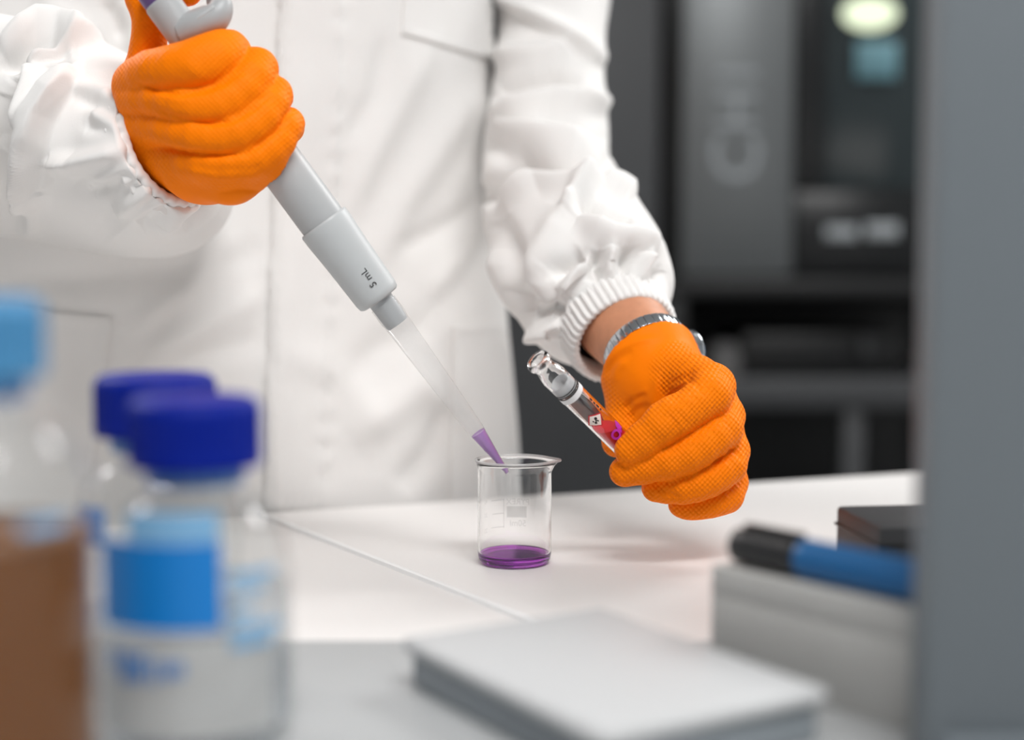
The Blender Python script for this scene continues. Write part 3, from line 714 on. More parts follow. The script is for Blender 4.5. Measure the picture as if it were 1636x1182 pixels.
# red content seen through the glass, with a slanted top like a tilted liquid
V = []; Fc = []; n_ = 48; rr = vr - 0.00115
for k in range(n_):
    th = 2 * math.pi * k / n_
    dvec = vt * math.cos(th) + vsu * math.sin(th)
    V.append(VT + vax * (vpos(966) + 0.0052 * (math.sin(th) * 0.75 + math.cos(th) * 0.2)) + dvec * rr)
for k in range(n_):
    th = 2 * math.pi * k / n_
    V.append(VT + vax * (VL - 0.004) + (vt * math.cos(th) + vsu * math.sin(th)) * rr)
Fc = [[k, (k + 1) % n_, n_ + (k + 1) % n_, n_ + k] for k in range(n_)] + [list(range(n_))[::-1], list(range(n_, 2 * n_))]
mk('red_liquid', V, Fc, M['red'], vl, auto=40)
# purple ring and tag printed on the wall
th = np.linspace(0, 2 * math.pi, 28, endpoint=False)
ca, cb = vpos(974), 0.0012
V = []; Fc = []
for r_ in (0.0017, 0.0031):
    for t in th:
        q = (ca + r_ * math.cos(t) * 1.1, cb + r_ * math.sin(t)); ph = q[1] / vr
        V.append(VT + vax * q[0] + (vt * math.cos(ph) + vsu * math.sin(ph)) * (vr + 0.0001))
Fc = [[k, (k + 1) % 28, 28 + (k + 1) % 28, 28 + k] for k in range(28)]
mk('purple_ring_print', V, Fc, M['magenta'], vl)
vial_patch('purple_print', [(ca - 0.001, cb + 0.0028), (ca - 0.0035, cb + 0.0035), (ca - 0.0052, cb + 0.0065), (ca - 0.002, cb + 0.0074), (ca + 0.0016, cb + 0.0064), (ca + 0.0028, cb + 0.003)], M['magenta'], vr + 0.0001)
hc_ = vpos(946); hb_ = -0.0014; hs = 0.0056
dia = lambda s_: [(hc_ - s_, hb_), (hc_ - s_ / 2, hb_ - s_ / 2), (hc_, hb_ - s_), (hc_ + s_ / 2, hb_ - s_ / 2), (hc_ + s_, hb_), (hc_ + s_ / 2, hb_ + s_ / 2), (hc_, hb_ + s_), (hc_ - s_ / 2, hb_ + s_ / 2)]
rot = lambda P, a: [(hc_ + (x - hc_) * math.cos(a) - (y - hb_) * math.sin(a), hb_ + (x - hc_) * math.sin(a) + (y - hb_) * math.cos(a)) for x, y in P]
RA = 0.15
vial_patch('hazard_border', rot(dia(hs), RA), M['hazred'], vr + 0.00015)
vial_patch('hazard_field', rot(dia(hs * 0.82), RA), M['hazwhite'], vr + 0.00022)
for (ox, oy, rx_, ry_) in ((-0.0011, 0.0009, 0.0011, 0.0008), (0.0012, -0.0006, 0.0009, 0.0007), (0.0002, 0.0003, 0.0007, 0.0005), (0.0010, 0.0010, 0.0007, 0.0004), (-0.0004, -0.0012, 0.0007, 0.0004)):
    vial_patch('hazard_symbol', [(hc_ + ox + rx_ * math.cos(t), hb_ + oy + ry_ * math.sin(t)) for t in np.linspace(0, 2 * math.pi, 12, endpoint=False)], M['stripe'], vr + 0.0003, sub=2)
for k, (a_, b_, w_) in enumerate(((0.0, 0.0052, 0.0022), (0.0034, 0.0050, 0.0016), (0.0060, 0.0052, 0.0026), (0.0096, 0.005, 0.0012))):
    q0 = vpos(926) + a_
    vial_patch('small_print', quad_out(q0, q0 + w_, b_, b_ + 0.0012, 3), M['stripe'], vr + 0.0001, sub=2)

# ------------------------------------------------------------------ person: joints
BC = TB(0.0, 0.0); 
e0 = E0 + ed * 0.0
bod = e0 + en * 0.147 + ed * (-0.022)           # torso axis
bod[2] = 0
def BODY(u, v, z): return np.array([bod[0], bod[1], 0]) + ed * u + en * v + np.array([0, 0, z])
shR = Wp(-62, -270, 1.06); elR = Wp(-200, 130, 0.995); wrR = Wp(258, 232, 0.812)
shL = Wp(888, -150, 1.18); elL = Wp(876, 255, 1.085); wrL = Wp(1035, 570, 0.868)

# gloves -----------------------------------------------------------
def J(px, py, d, r): return (Wp(px, py, d), r / 1000.0)
Lf = dict(
    index=[J(1085, 598, 0.842, 15), J(1139, 621, 0.810, 13.2), J(1098, 652, 0.796, 11.6), J(1062, 676, 0.791, 11.2), J(1007, 720, 0.795, 9.0)],
    middle=[J(1120, 615, 0.845, 15), J(1156, 672, 0.816, 12.5), J(1128, 706, 0.802, 11.4), J(1075, 733, 0.797, 10.8), J(998, 753, 0.802, 8.8)],
    ring=[J(1135, 650, 0.85, 15), J(1163, 728, 0.822, 12.2), J(1138, 760, 0.810, 10.6), J(1095, 776, 0.806, 10.0), J(1048, 779, 0.810, 8.2)],
    pinky=[J(1140, 690, 0.856, 14), J(1162, 777, 0.832, 11.6), J(1140, 800, 0.822, 9.0), J(1108, 808, 0.819, 7.6), J(1088, 806, 0.822, 7.2)],
    thumb=[J(1012, 606, 0.868, 17), J(1005, 655, 0.862, 13.5), J(986, 706, 0.850, 9.0)])
Lpalm = [(J(1035, 560, 0.872, 26), J(1060, 610, 0.858, 24)), (J(1060, 610, 0.858, 24), J(1110, 650, 0.845, 20)), (J(1060, 615, 0.862, 22), J(1120, 740, 0.852, 18)), (J(1015, 590, 0.866, 19), J(1050, 660, 0.858, 18))]
Lwr = [J(1005, 515, 0.892, 27), J(1028, 552, 0.876, 27.5)]
Lfolds = [  # pixel polylines: small glove wrinkles
    ([(1074, 612), (1092, 604), (1110, 594)], 5, -0.0011), ([(1066, 640), (1078, 626), (1095, 614)], 5, -0.0009),
    ([(1096, 604), (1112, 614), (1122, 630)], 4, -0.0008), ([(1078, 654), (1092, 668), (1096, 682)], 4, -0.0008), ([(1065, 660), (1078, 672), (1084, 688)], 4, -0.0007),
    ([(1000, 655), (1010, 640), (1030, 628)], 5, -0.0012), ([(1004, 670), (1018, 654), (1036, 646)], 5, -0.001), ([(1008, 640), (1020, 630), (1034, 622)], 4, 0.0007),
    ([(965, 585), (985, 560), (1015, 545), (1050, 540)], 5, 0.0008), ([(970, 598), (985, 575), (1010, 562)], 5, -0.0008), ([(980, 610), (985, 590), (1000, 575)], 6, 0.0008),
    ([(1160, 718), (1176, 724), (1186, 736)], 5, -0.001), ([(1046, 772), (1060, 785), (1090, 796)], 4, -0.0008),
    ([(1138, 742), (1152, 732), (1168, 730)], 5, -0.0008), ([(1050, 600), (1045, 630), (1035, 655)], 9, 0.0010), ([(1112, 600), (1095, 618), (1075, 640)], 6, -0.0009)]
Lfolds = [(f[0], f[1], f[2] * 1.15) for f in Lfolds]
def glove_sd(P, fing, palm, wrist, kf=0.0010, kp=0.007, extra=None):
    d = None
    for n_, c in fing.items():
        e = chain_sd(P, c, 0.002); d = e if d is None else smin(d, e, kf)
    p = None
    for a, b in palm:
        e = cap_sd(P, a[0], b[0], a[1], b[1]); p = e if p is None else smin(p, e, 0.012)
    if wrist is not None: p = smin(p, chain_sd(P, wrist, 0.004), 0.012)
    return smin(d, p, kp)
def axis_sd(P, A, ax, r, L):
    q = P - A; t = q @ ax; rad = np.linalg.norm(q - t[..., None] * ax, axis=-1)
    return np.maximum(rad - r, np.maximum(-t, t - L))
def build_glove(name, fing, palm, wrist, fl, carve, m, cut, parent, h=0.0011, facing=0.0):
    pts = np.array([p for c in fing.values() for p, r in c] + [p for a, b in palm for p in (a[0], b[0])] + ([p for p, r in wrist] if wrist else []))
    lo = pts.min(0) - 0.034; hi = pts.max(0) + 0.034
    def fn(P):
        d = glove_sd(P, fing, palm, wrist)
        px, py, dd = proj(P)
        near = np.abs(d) < 0.004
        if near.any() and fl:
            w = np.zeros(d.shape); w[near] = folds(px[near], py[near], fl)
            d = d - w
        d = d + 0.0004 * vnoise(P, 90) * (np.abs(d) < 0.004) if near.any() else d
        d = np.maximum(d, -carve(P))
        return np.maximum(d, cut(P))
    V, Fc = surface_nets(fn, lo, hi, h, 1)
    o = mk(name, V, Fc, m, parent)
    # grip texture coordinates: along and around the nearest finger
    best = np.full(len(V), 1e9); U = np.zeros((len(V), 3))
    for c in fing.values():
        s_ = 0.0
        for (a, ra), (b, rb) in zip(c[:-1], c[1:]):
            ab = b - a; L = np.linalg.norm(ab); ab = ab / L
            t = np.clip((V - a) @ ab, 0, L); q = V - a - t[:, None] * ab
            d = np.linalg.norm(q, axis=1) - (ra + (rb - ra) * t / L)
            r1 = np.cross(ab, FW); r1 /= np.linalg.norm(r1); r2 = np.cross(ab, r1)
            ang = np.arctan2(q @ r1, q @ r2 * -np.sign(r2 @ FW))
            mk_ = d < best
            U[mk_] = np.stack([s_ + t, ang * 0.0105, np.clip(1 - np.maximum(d - 0.002, 0) / 0.004, 0, 1)], 1)[mk_]; best = np.where(mk_, d, best); s_ += L
    at = o.data.attributes.new('grip', 'FLOAT_VECTOR', 'POINT'); at.data.foreach_set('vector', U.astype(np.float32).ravel())
    return o

Rf = dict(
    index=[J(216, 132, 0.790, 12), J(240, 118, 0.772, 11.5), J(272, 112, 0.762, 12.4), J(310, 106, 0.759, 13.6), J(342, 96, 0.761, 14.0), J(362, 85, 0.768, 12.2), J(364, 88, 0.790, 11), J(320, 110, 0.804, 10)],
    middle=[J(222, 158, 0.788, 12), J(250, 158, 0.770, 9.5), J(288, 168, 0.760, 9.5), J(325, 172, 0.758, 10), J(362, 164, 0.759, 11), J(396, 138, 0.763, 11.8), J(411, 108, 0.772, 11.2), J(404, 124, 0.794, 10), J(350, 150, 0.808, 9)],
    ring=[J(236, 198, 0.790, 12), J(268, 205, 0.772, 9.5), J(310, 216, 0.762, 9.6), J(350, 220, 0.760, 10), J(392, 208, 0.761, 10.8), J(424, 180, 0.765, 11), J(438, 150, 0.774, 9.8), J(430, 172, 0.796, 9.5), J(370, 195, 0.810, 8.5)],
    pinky=[J(270, 246, 0.792, 11), J(310, 258, 0.772, 10), J(352, 264, 0.766, 10.2), J(400, 254, 0.766, 10.6), J(436, 230, 0.769, 10.4), J(460, 196, 0.776, 8.4), J(452, 215, 0.797, 8.4), J(400, 236, 0.810, 7.6)],
    thumb=[J(236, 130, 0.800, 14), J(236, 82, 0.794, 9.6), J(240, 30, 0.790, 9.6), J(226, -14, 0.788, 9.6), J(250, -42, 0.782, 9.6), J(297, -16, 0.784, 9)])
Rpalm = [(J(232, 150, 0.800, 17), J(258, 205, 0.806, 18)), (J(258, 205, 0.806, 18), J(330, 262, 0.802, 20)), (J(330, 262, 0.802, 20), J(375, 278, 0.790, 13)), (J(262, 215, 0.81, 20), J(320, 240, 0.81, 20)),
         (J(375, 278, 0.780, 13), J(425, 262, 0.778, 11)), (J(300, 270, 0.79, 13), J(360, 282, 0.782, 12))]
Rwr = [J(262, 240, 0.812, 22), J(205, 262, 0.832, 24)]
Rfolds = [([(222, 132), (250, 145), (290, 152), (330, 146), (360, 133), (388, 114)], 3.6, -0.0013), ([(236, 166), (270, 182), (300, 192), (340, 199), (370, 196), (410, 172), (442, 140)], 3.6, -0.0013), ([(262, 236), (300, 243), (350, 248), (395, 246), (440, 212), (464, 170)], 3.6, -0.0013),
          ([(300, 274), (350, 284), (410, 282)], 6, 0.0006), ([(290, 262), (350, 272), (420, 266)], 5, -0.0005), ([(350, 308), (380, 302), (415, 304)], 4, -0.0009),
          ([(298, 96), (306, 112), (322, 124)], 10, 0.0007), ([(225, 60), (232, 90), (222, 115)], 6, 0.0006), ([(262, 184), (300, 194), (335, 200)], 4, 0.0005), ([(250, 150), (270, 158), (300, 162)], 4, 0.0004)]
Lf = {k_: dense(c_, 10) for k_, c_ in Lf.items()}; Rf = {k_: dense(c_, 16) for k_, c_ in Rf.items()}

def carveL(P): return axis_sd(P, VT, vax, vr + 0.0006, VL + 0.0006)
hkp = [np.array(p) for p in hk]
def carveR(P):
    d = axis_sd(P, TIP, pax, rH + 0.0013, aH1 + 0.001)
    d = np.minimum(d, axis_sd(P, TIP + pax * (aH1 - 0.01), pax, rH + 0.0032, 0.0105))
    d = np.minimum(d, axis_sd(P, TIP, pax, 0.0104, aPl + 0.016))
    for a, b, r in ((hkp[0], hkp[1], 0.0095), (hkp[1], hkp[2], 0.0092), (hkp[2], hkp[3], 0.0088)): d = np.minimum(d, cap_sd(P, a, b, r, r))
    return d
# body (skin): one continuous mesh, mostly under the coat -----------
def off(c, k): return [(p, max(r - k, 0.003)) for p, r in c]
def body_sd(P):
    z = lambda u, v, h: BODY(u, v, h)
    d = ell_sd((P - z(0, 0, 0)) @ np.stack([ed, en, [0, 0, 1.0]], 1), (0, 0, 0.3), (0.150, 0.085, 0.30))
    d = smin(d, cap_sd(P, z(-0.15, 0, 0.46), z(0.16, 0, 0.46), 0.05, 0.05), 0.05)
    d = smin(d, cap_sd(P, z(-0.07, 0, -0.02), z(0.07, 0, -0.02), 0.085, 0.085), 0.05)
    for s in (-1, 1):
        d = smin(d, chain_sd(P, [(z(s * 0.085, 0, -0.05), 0.075), (z(s * 0.09, -0.005, -0.45), 0.05), (z(s * 0.09, 0.02, -0.83), 0.034), (z(s * 0.095, -0.11, -0.872), 0.024)], 0.02), 0.03)
    d = smin(d, cap_sd(P, z(0, 0, 0.48), z(0, -0.015, 0.60), 0.055, 0.05), 0.03)
    hd = ell_sd((P - z(0, 0, 0)) @ np.stack([ed, en, [0, 0, 1.0]], 1), (0, -0.02, 0.68), (0.075, 0.095, 0.115))
    hd = smin(hd, cap_sd(P, z(0, -0.113, 0.68), z(0, -0.128, 0.655), 0.010, 0.013), 0.012)
    for s in (-1, 1):
        hd = smin(hd, cap_sd(P, z(s * 0.076, 0, 0.69), z(s * 0.078, 0, 0.655), 0.014, 0.010), 0.008)
        hd = np.maximum(hd, -(np.linalg.norm(P - z(s * 0.032, -0.118, 0.69), axis=-1) - 0.013))
    d = smin(d, hd, 0.02)
    d = smin(d, chain_sd(P, [(shR, 0.040), (Wp(-165, -80, 1.03), 0.032), (elR, 0.030), (Wp(-130, 205, 0.985), 0.030), (Wp(10, 218, 0.948), 0.030), (Wp(120, 228, 0.905), 0.027), (Wp(200, 244, 0.85), 0.022), (wrR, 0.020)], 0.02), 0.03)
    d = smin(d, chain_sd(P, [(shL, 0.040), (Wp(882, 60, 1.14), 0.026), (elL, 0.026), (Wp(905, 365, 1.01), 0.030), (Wp(985, 512, 0.902), 0.0262), (Wp(1008, 532, 0.888), 0.0250), (wrL, 0.0235)], 0.006), 0.02)
    for fing, palm in ((Lf, Lpalm), (Rf, Rpalm)):
        for a, b in palm: d = smin(d, cap_sd(P, a[0], b[0], a[1] - 0.006, b[1] - 0.006), 0.006)
        for c in fing.values(): d = np.minimum(d, chain_sd(P, off(c, 0.0045), 0.002))
    return np.maximum(d, -(np.minimum(carveL(P), carveR(P)) - 0.004))
ptsb = np.array([BODY(-0.3, -0.2, -0.9), BODY(0.3, 0.2, 0.8), BODY(-0.3, 0.2, 0.8), BODY(0.3, -0.2, -0.9), elR, wrR, wrL, Wp(1190, 830, 0.84), Wp(470, 300, 0.77), elL])
V, Fc = surface_nets(body_sd, ptsb.min(0) - [0.05, 0.05, 0.01], ptsb.max(0) + 0.05, 0.0072, 2)
# keep the carve clear of held things: pull skin inside pipette/vial outwards is not needed, gloves hide it
person = mk('person', V, Fc, M['skin'], None, org=(bod[0], bod[1], FLOOR))
tag(person, 'person in white lab coat and orange gloves holding a pipette and vial', 'person')
# hair, trousers, shoes (out of the frame, kept simple)
def hair_sd(P):
    Q = (P - BODY(0, 0, 0)) @ np.stack([ed, en, [0, 0, 1.0]], 1)
    d = ell_sd(Q, (0, 0.0, 0.70), (0.084, 0.100, 0.115)); return np.maximum(d, -(Q[..., 1] * 0.9 + 0.045 + (Q[..., 2] - 0.72) * -0.6))
V, Fc = surface_nets(hair_sd, BODY(0, 0, 0.7) - 0.15, BODY(0, 0, 0.7) + 0.15, 0.006, 1); mk('hair', V, Fc, M['hair'], person)
def trouser_sd(P):
    d = cap_sd(P, BODY(-0.07, 0, -0.05), BODY(0.07, 0, -0.05), 0.095, 0.095)
    for s in (-1, 1): d = smin(d, chain_sd(P, [(BODY(s * 0.085, 0, -0.05), 0.088), (BODY(s * 0.09, -0.005, -0.45), 0.067), (BODY(s * 0.09, 0.02, -0.82), 0.060)], 0.02), 0.02)
    return d
V, Fc = surface_nets(trouser_sd, np.minimum(BODY(-0.25, -0.2, -0.92), BODY(-0.25, 0.2, -0.92)) - [0, 0.1, 0], np.maximum(BODY(0.25, 0.2, 0.08), BODY(0.25, -0.2, 0.08)) + [0.1, 0, 0], 0.009, 1); mk('trousers', V, Fc, M['cloth'], person)
for s in (-1, 1):
    V, Fc = tube([BODY(s * 0.09, 0.06, -0.862), BODY(s * 0.09, 0.03, -0.855), BODY(s * 0.095, -0.06, -0.862), BODY(s * 0.1, -0.14, -0.872), BODY(s * 0.1, -0.165, -0.875)], [(0.02, 0.02), (0.036, 0.036), (0.04, 0.034), (0.038, 0.025), (0.015, 0.012)], 20, 24, ref=ed)
    V[:, 2] = np.maximum(V[:, 2], FLOOR + 0.001); mk('shoe', V, Fc, M['shoe'], person)

# gloves
fl_ax = (Lwr[1][0] - Lwr[0][0]); fl_ax /= np.linalg.norm(fl_ax)
Lc = Wp(1040, 572, 0.868)
gl = build_glove('glove', Lf, Lpalm, Lwr, Lfolds, carveL, M['gloveL'], lambda P: -((P - Lc) @ fl_ax), person)
tag(gl, 'orange textured glove gripping the vial')
Rc = Rwr[1][0]; rax = Rwr[0][0] - Rc; rax /= np.linalg.norm(rax)
gr = build_glove('glove', Rf, Rpalm, Rwr, Rfolds, carveR, M['gloveR'], lambda P: -((P - Rc) @ rax), person)
tag(gr, 'orange glove gripping the pipette')

# lab coat torso ----------------------------------------------------
def prof_z(z, keys):
    zs_ = [k[0] for k in keys]; return np.interp(z, zs_, [k[1] for k in keys])
KA = [(-0.5, 0.28), (0.0, 0.252), (0.2, 0.232), (0.37, 0.226), (0.45, 0.22), (0.50, 0.13), (0.535, 0.068)]
KB = [(-0.5, 0.140), (0.0, 0.126), (0.2, 0.124), (0.37, 0.124), (0.45, 0.105), (0.50, 0.08), (0.535, 0.062)]
nz, nt_ = 300, 420
zz = np.linspace(-0.5, 0.535, nz); tt = np.linspace(0, 2 * math.pi, nt_, endpoint=False)
TV = np.zeros((nz, nt_, 3))
for i, z in enumerate(zz):
    a = prof_z(z, KA); b = prof_z(z, KB); e_ = 2 / 2.5
    u = a * np.sign(np.cos(tt)) * np.abs(np.cos(tt)) ** e_; v = b * np.sign(np.sin(tt)) * np.abs(np.sin(tt)) ** e_
    TV[i] = bod + u[:, None] * ed + v[:, None] * en; TV[i, :, 2] = z
TV = TV.reshape(-1, 3)
TF = [[i * nt_ + k, i * nt_ + (k + 1) % nt_, (i + 1) * nt_ + (k + 1) % nt_, (i + 1) * nt_ + k] for i in range(nz - 1) for k in range(nt_)]
N = vnormals(TV, TF)
px, py, dd = proj(TV)
tof = CAM - TV; tof /= np.linalg.norm(tof, axis=1)[:, None]
fac = np.clip((N * tof).sum(1) * 3, 0, 1)
Tfolds = [([(690, 60), (640, 170), (590, 260), (560, 340)], 22, 0.004), ([(760, 150), (700, 240), (640, 330), (600, 420)], 26, 0.005), ([(620, 60), (600, 150), (560, 220)], 18, -0.003),
          ([(790, 330), (740, 400), (690, 470)], 24, 0.004), ([(770, 330), (700, 370), (640, 400)], 18, -0.004), ([(560, 600), (600, 560), (680, 520), (740, 440)], 26, -0.004), ([(560, 700), (640, 640), (700, 600)], 34, 0.006),
          ([(460, 560), (540, 600), (600, 680)], 26, 0.003), ([(250, 560), (330, 520), (420, 470)], 22, 0.005), ([(240, 600), (330, 570), (420, 540)], 18, -0.003), ([(0, 450), (150, 440), (300, 430), (420, 400)], 26, -0.004),
          ([(470, 0), (476, 200), (470, 400), (460, 600)], 16, 0.0015), ([(380, 380), (300, 460), (220, 520)], 18, 0.004), ([(640, 780), (690, 720), (720, 650)], 22, -0.005), ([(800, 520), (815, 620), (828, 740)], 14, 0.003),
          ([(60, 0), (110, 30), (160, 60)], 16, 0.007), ([(170, 0), (182, 28), (196, 60)], 10, -0.008), ([(205, 0), (210, 40), (214, 80)], 12, 0.006)]
dsp = folds(px, py, [(f[0], f[1], f[2] * 1.15) for f in Tfolds]) * fac
zrow = np.repeat(zz, nt_)
pl_x = np.interp(py, [0, 320, 450, 800], [452, 442, 436, 424])
lap = 0 * (1 / (1 + np.exp(-(px - pl_x) / 0.8))) * np.exp(-np.maximum(px - pl_x, 0) / 160) * 0.0028 * fac      # overlap of the front flap
pk = 0.0008 * np.sin(py / 9.0 + 2.0 * np.sin(py / 37)) * np.exp(-((px - (pl_x + 92)) / 16) ** 2) * fac          # puckers along the stitching
rec = (1 / (1 + np.exp((px - pl_x - 3) / 1.5))) * (0.35 + 0.65 * np.exp(-np.maximum(pl_x - px, 0) / 120)) * 0.008 * fac     # under-flap lies deeper
dsp += lap + pk - rec + 0.0028 * vnoise(TV, 14) + 0.0010 * vnoise(TV * [1, 1, 0.7], 40)
TV2 = TV + N * dsp[:, None]
coat = mk('lab_coat', TV2, TF, M['coat'], person); tag(coat, 'white cotton lab coat')
bvh = BVHTree.FromPolygons(TV2.tolist(), TF)
def on_coat(px, py, o=0.0):
    v = Vector(Wp(px, py, 1.0) - CAM); h, n, i, d = bvh.ray_cast(Vector(CAM), v.normalized())
    if h is None: return None
    if n.dot(v) > 0: n = -n
    return np.array(h + n * o)
def patch(name, quad, nx, ny, o, thick, edge=0.0006, puck=0.0):
    """a pocket or strip of cloth lying on the coat; quad = photo corners TL, TR, BR, BL"""
    q = np.array(quad, float); V = []; ok = True
    for lay in (1, 0):
        for j in range(ny + 1):
            for i in range(nx + 1):
                s_, t = i / nx, j / ny
                p = (q[0] * (1 - s_) + q[1] * s_) * (1 - t) + (q[3] * (1 - s_) + q[2] * s_) * t
                rim = min(i, nx - i, j, ny - j)
                w = on_coat(p[0], p[1], (o + thick + (edge if rim in (1, 2) else 0) + puck * math.sin(i * 1.9 + j * 1.3) * (1 if rim < 4 else 0.2)) if lay else o - 0.0015)
                if w is None: w = np.array(V[-1])
                V.append(w)
    m = (nx + 1) * (ny + 1); Fc = []
    I = lambda i, j, l: l * m + j * (nx + 1) + i
    for j in range(ny):
        for i in range(nx):
            Fc.append([I(i, j, 0), I(i, j + 1, 0), I(i + 1, j + 1, 0), I(i + 1, j, 0)]); Fc.append([I(i, j, 1), I(i + 1, j, 1), I(i + 1, j + 1, 1), I(i, j + 1, 1)])
    for i in range(nx):
        Fc.append([I(i, 0, 0), I(i + 1, 0, 0), I(i + 1, 0, 1), I(i, 0, 1)]); Fc.append([I(i, ny, 0), I(i, ny, 1), I(i + 1, ny, 1), I(i + 1, ny, 0)])
    for j in range(ny):
        Fc.append([I(0, j, 0), I(0, j, 1), I(0, j + 1, 1), I(0, j + 1, 0)]); Fc.append([I(nx, j, 0), I(nx, j + 1, 0), I(nx, j + 1, 1), I(nx, j, 1)])
    return mk(name, V, Fc, M['coat'], coat, auto=50)
patch('placket', [(455, -120), (550, -120), (520, 815), (423, 815)], 24, 160, 0.0, 0.0034, 0.0004, puck=0.0006)
patch('pocket', [(723, 520), (806, 514), (836, 835), (716, 835)], 36, 60, 0.0, 0.0026, puck=0.0003)
patch('pocket', [(-30, 486), (178, 508), (136, 835), (-30, 835)], 40, 50, 0.0, 0.0026, puck=0.0003)
patch('chest_pocket', [(650, -110), (796, -110), (786, 95), (640, 54)], 40, 50, 0.0, 0.0026, puck=0.0003)

# sleeves -----------------------------------------------------------
def sleeve(name, pts, fl, n, m, nz_amp, gath_from, amp):
    P = [Wp(a, b, c) for a, b, c, r, r2_ in pts]; R = [(r, r2_) for a, b, c, r, r2_ in pts]
    V, Fc = tube(P, R, n, m, cap=False, ref=(1, 0, 0))
    N = vnormals(V, Fc)
    C = catmull(P, m); c_ = np.repeat(C, n, axis=0)
    if ((V - c_) * N).sum() < 0: N = -N
    px, py, dd = proj(V); tof = CAM - V; tof /= np.linalg.norm(tof, axis=1)[:, None]
    fac = np.clip((N * tof).sum(1) * 2.5 + 0.4, 0, 1)
    h = folds(px, py, [(f[0], f[1] * 1.25, f[2] * amp) + tuple(f[3:]) for f in fl]) * fac
    row = np.repeat(np.linspace(0, 1, m), n); h *= np.clip((1 - row) / 0.11, 0.05, 1); th = np.tile(np.linspace(0, 2 * math.pi, n, endpoint=False), m)
    ga = np.clip((row - gath_from) / (1 - gath_from), 0, 1)
    h += 0.0017 * ga * np.sin(th * 13 + 2.5 * np.sin(th * 3 + row * 4) + 1.5 * vnoise(np.stack([th * 2, row * 3, row * 0], 1), 1.0)) * np.clip((1.02 - row) * 30, 0.3, 1)
    h += nz_amp * vnoise(V, 16) + 0.35 * nz_amp * vnoise(V, 38)
    V = V + N * h[:, None]
    return mk(name, V, Fc, M['coat'], coat), C
Lsl = [p_ + (p_[3],) for p_ in [(890, -210, 1.19, .066), (886, -80, 1.17, .052), (882, 60, 1.14, .043), (878, 180, 1.11, .046), (874, 270, 1.075, .049), (896, 350, 1.02, .054), (930, 425, .965, .0555), (957, 478, .928, .051), (975, 506, .912, .040), (984, 520, .905, .0345)]]
Lsf = [([(800, 0), (819, 12), (897, 58), (965, 100)], 16, 0.006, 1), ([(792, 92), (850, 88), (905, 78)], 14, 0.005), ([(800, 156), (845, 140), (890, 130), (930, 140)], 13, -0.008), ([(790, 186), (850, 172), (910, 158), (972, 165)], 13, 0.007),
       ([(795, 208), (830, 222), (880, 236), (965, 250)], 15, 0.009, -1), ([(870, 190), (915, 200), (965, 235)], 11, -0.005), ([(766, 322), (800, 290), (840, 268), (890, 277), (965, 282)], 10, -0.011), ([(790, 240), (785, 275), (780, 300)], 12, 0.003),
       ([(800, 318), (860, 288), (920, 296), (955, 288)], 13, 0.006), ([(955, 288), (985, 300), (1010, 318)], 10, 0.005), ([(925, 328), (960, 350), (1004, 364)], 9, -0.008), ([(950, 292), (925, 318), (906, 346)], 10, 0.006),
       ([(906, 340), (880, 390), (850, 440), (840, 470)], 18, 0.005), ([(800, 350), (822, 400), (838, 450), (840, 500)], 14, -0.004), ([(930, 350), (975, 380), (1010, 384), (1045, 396)], 16, 0.006), ([(880, 440), (910, 420), (930, 404)], 10, -0.005),
       ([(900, 470), (915, 445), (935, 420)], 9, 0.005), ([(955, 400), (948, 425), (950, 448)], 8, -0.005), ([(975, 400), (972, 425), (975, 445)], 7, 0.004), ([(1000, 400), (1000, 430), (1004, 445)], 7, -0.005), ([(1030, 410), (1026, 435), (1024, 455)], 7, 0.005), ([(1052, 430), (1045, 455), (1040, 468)], 7, -0.004),
       ([(840, 540), (870, 530), (895, 520)], 9, 0.004), ([(850, 505), (875, 500), (900, 490)], 8, -0.004), ([(790, 400), (798, 460), (812, 510)], 12, 0.004)]
s1_, CL = sleeve('sleeve', Lsl, Lsf, 260, 320, 0.0024, 0.86, 2.3)
Rsl = [(-60, -280, 1.06, .072, .072), (-165, -80, 1.03, .066, .075), (-205, 130, .995, .070, .09), (-130, 208, .985, .064, .112), (10, 218, .950, .060, .118), (120, 226, .912, .058, .112), (185, 242, .872, .054, .088), (226, 250, .836, .046, .057), (247, 245, .818, .039, .040), (262, 238, .813, .036, .036)]
Rsf = [([(0, 75), (53, 46), (89, 50), (124, 72)], 12, 0.007), ([(0, 110), (50, 78), (110, 76)], 11, -0.006), ([(40, 100), (100, 78), (165, 66)], 12, 0.006, 1), ([(36, 125), (32, 170), (34, 205)], 11, -0.009), ([(52, 110), (50, 165), (48, 208)], 12, 0.008), ([(121, 118), (82, 192), (64, 263), (43, 318)], 20, 0.010, -1),
       ([(14, 150), (8, 220), (20, 300), (46, 380)], 14, -0.006), ([(60, 300), (45, 340), (44, 380)], 12, 0.006), ([(118, 140), (150, 150), (192, 164)], 8, 0.006), ([(125, 160), (160, 170), (196, 182)], 6, -0.004), ([(150, 186), (175, 194), (198, 204)], 7, 0.007), ([(140, 204), (170, 208), (200, 214)], 6, -0.004), ([(85, 262), (130, 262), (170, 250), (202, 240)], 11, 0.006), ([(140, 312), (180, 295), (222, 270)], 9, -0.006), ([(150, 290), (185, 275), (215, 256)], 8, 0.004),
       ([(180, 345), (215, 325), (245, 300)], 9, 0.005), ([(225, 360), (255, 335), (272, 312)], 8, -0.005), ([(255, 365), (280, 345), (296, 322)], 7, 0.005), ([(290, 360), (308, 345), (320, 328)], 7, -0.004), ([(100, 280), (140, 320), (190, 370)], 24, -0.003)]
Rsf = [((f[0], 10, f[2] * 0.4) + tuple(f[3:])) if f[1] <= 9 else f for f in Rsf]
s2_, CR = sleeve('sleeve', Rsl, Rsf, 260, 320, 0.0024, 0.86, 2.1)
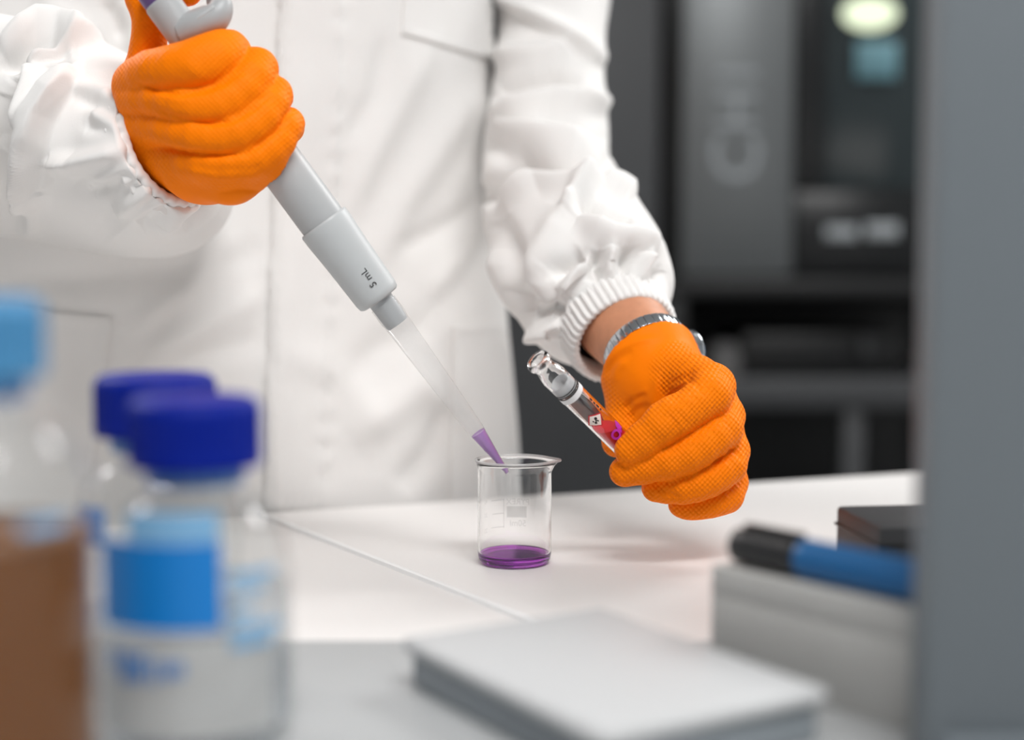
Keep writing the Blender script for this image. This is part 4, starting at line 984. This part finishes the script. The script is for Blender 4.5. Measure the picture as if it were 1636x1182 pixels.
def cuff(C, r0, r1, L, n=260, ribs=46, am=0.0011):
    A = C[-1]; ax = C[-1] - C[-6]; ax /= np.linalg.norm(ax)
    rnd = np.random.RandomState(5).rand(ribs)
    def rf(th, t, r):
        k = th / (2 * math.pi) * ribs
        return am * math.sin(2 * math.pi * k) * (0.6 + 0.6 * rnd[int(k) % ribs]) * (1 if r > r0 * 0.93 else 0.5)
    pr_ = [(r1 - 0.004, -0.006), (r1 - 0.001, -0.007), (r1 + 0.0008, -0.004), (r0 + 0.001, L * 0.3), (r0 + 0.0012, L * 0.65), (r0, L * 0.92), (r0 - 0.0018, L), (r0 - 0.004, L * 0.96), (r0 - 0.005, L * 0.6), (r0 - 0.005, 0.0)]
    V, Fc = lathe(pr_, A, ax, n, closed=True, rfun=rf)
    return mk('cuff', V, Fc, M['coat'], coat)
cuff(CL, 0.0342, 0.0352, 0.015); cuff(CR, 0.0345, 0.0375, 0.006, ribs=31, am=0.0007)

# wrist watch ---------------------------------------------------------
wc = Wp(1034, 563, 0.872); wa, wb_, wax = frame_of(fl_ax)
wt = empty('wrist_watch', wc, person); tag(wt, 'steel link wristwatch half under the glove cuff')
RW = 0.0258
nl = 34
for k in range(nl):
    th = 2 * math.pi * k / nl
    dvec = wa * math.cos(th) + wb_ * math.sin(th); tv = -wa * math.sin(th) + wb_ * math.cos(th)
    V, Fc = rbox((0, 0, 0), (0.0049, 0.0085, 0.0026), 0.0006)
    V = [wc + dvec * (RW + p[2]) + tv * p[0] + wax * p[1] for p in V]
    mk('link', V, Fc, M['steel'], wt, auto=35)
tw = Wp(1105, 566, 0.885) - wc; tw -= wax * (tw @ wax); tw /= np.linalg.norm(tw)
V, Fc = lathe([(0, 0), (0.0135, 0), (0.0145, 0.001), (0.0145, 0.005), (0.0138, 0.0062), (0.012, 0.007), (0, 0.007)], wc + tw * (RW + 0.0005), tw, 48); mk('case', V, Fc, M['steel'], wt, auto=40)
V, Fc = lathe([(0, 0), (0.0118, 0), (0.0115, 0.0008), (0, 0.001)], wc + tw * (RW + 0.0076), tw, 48); mk('crystal', V, Fc, M['watchglass'], wt, auto=40)
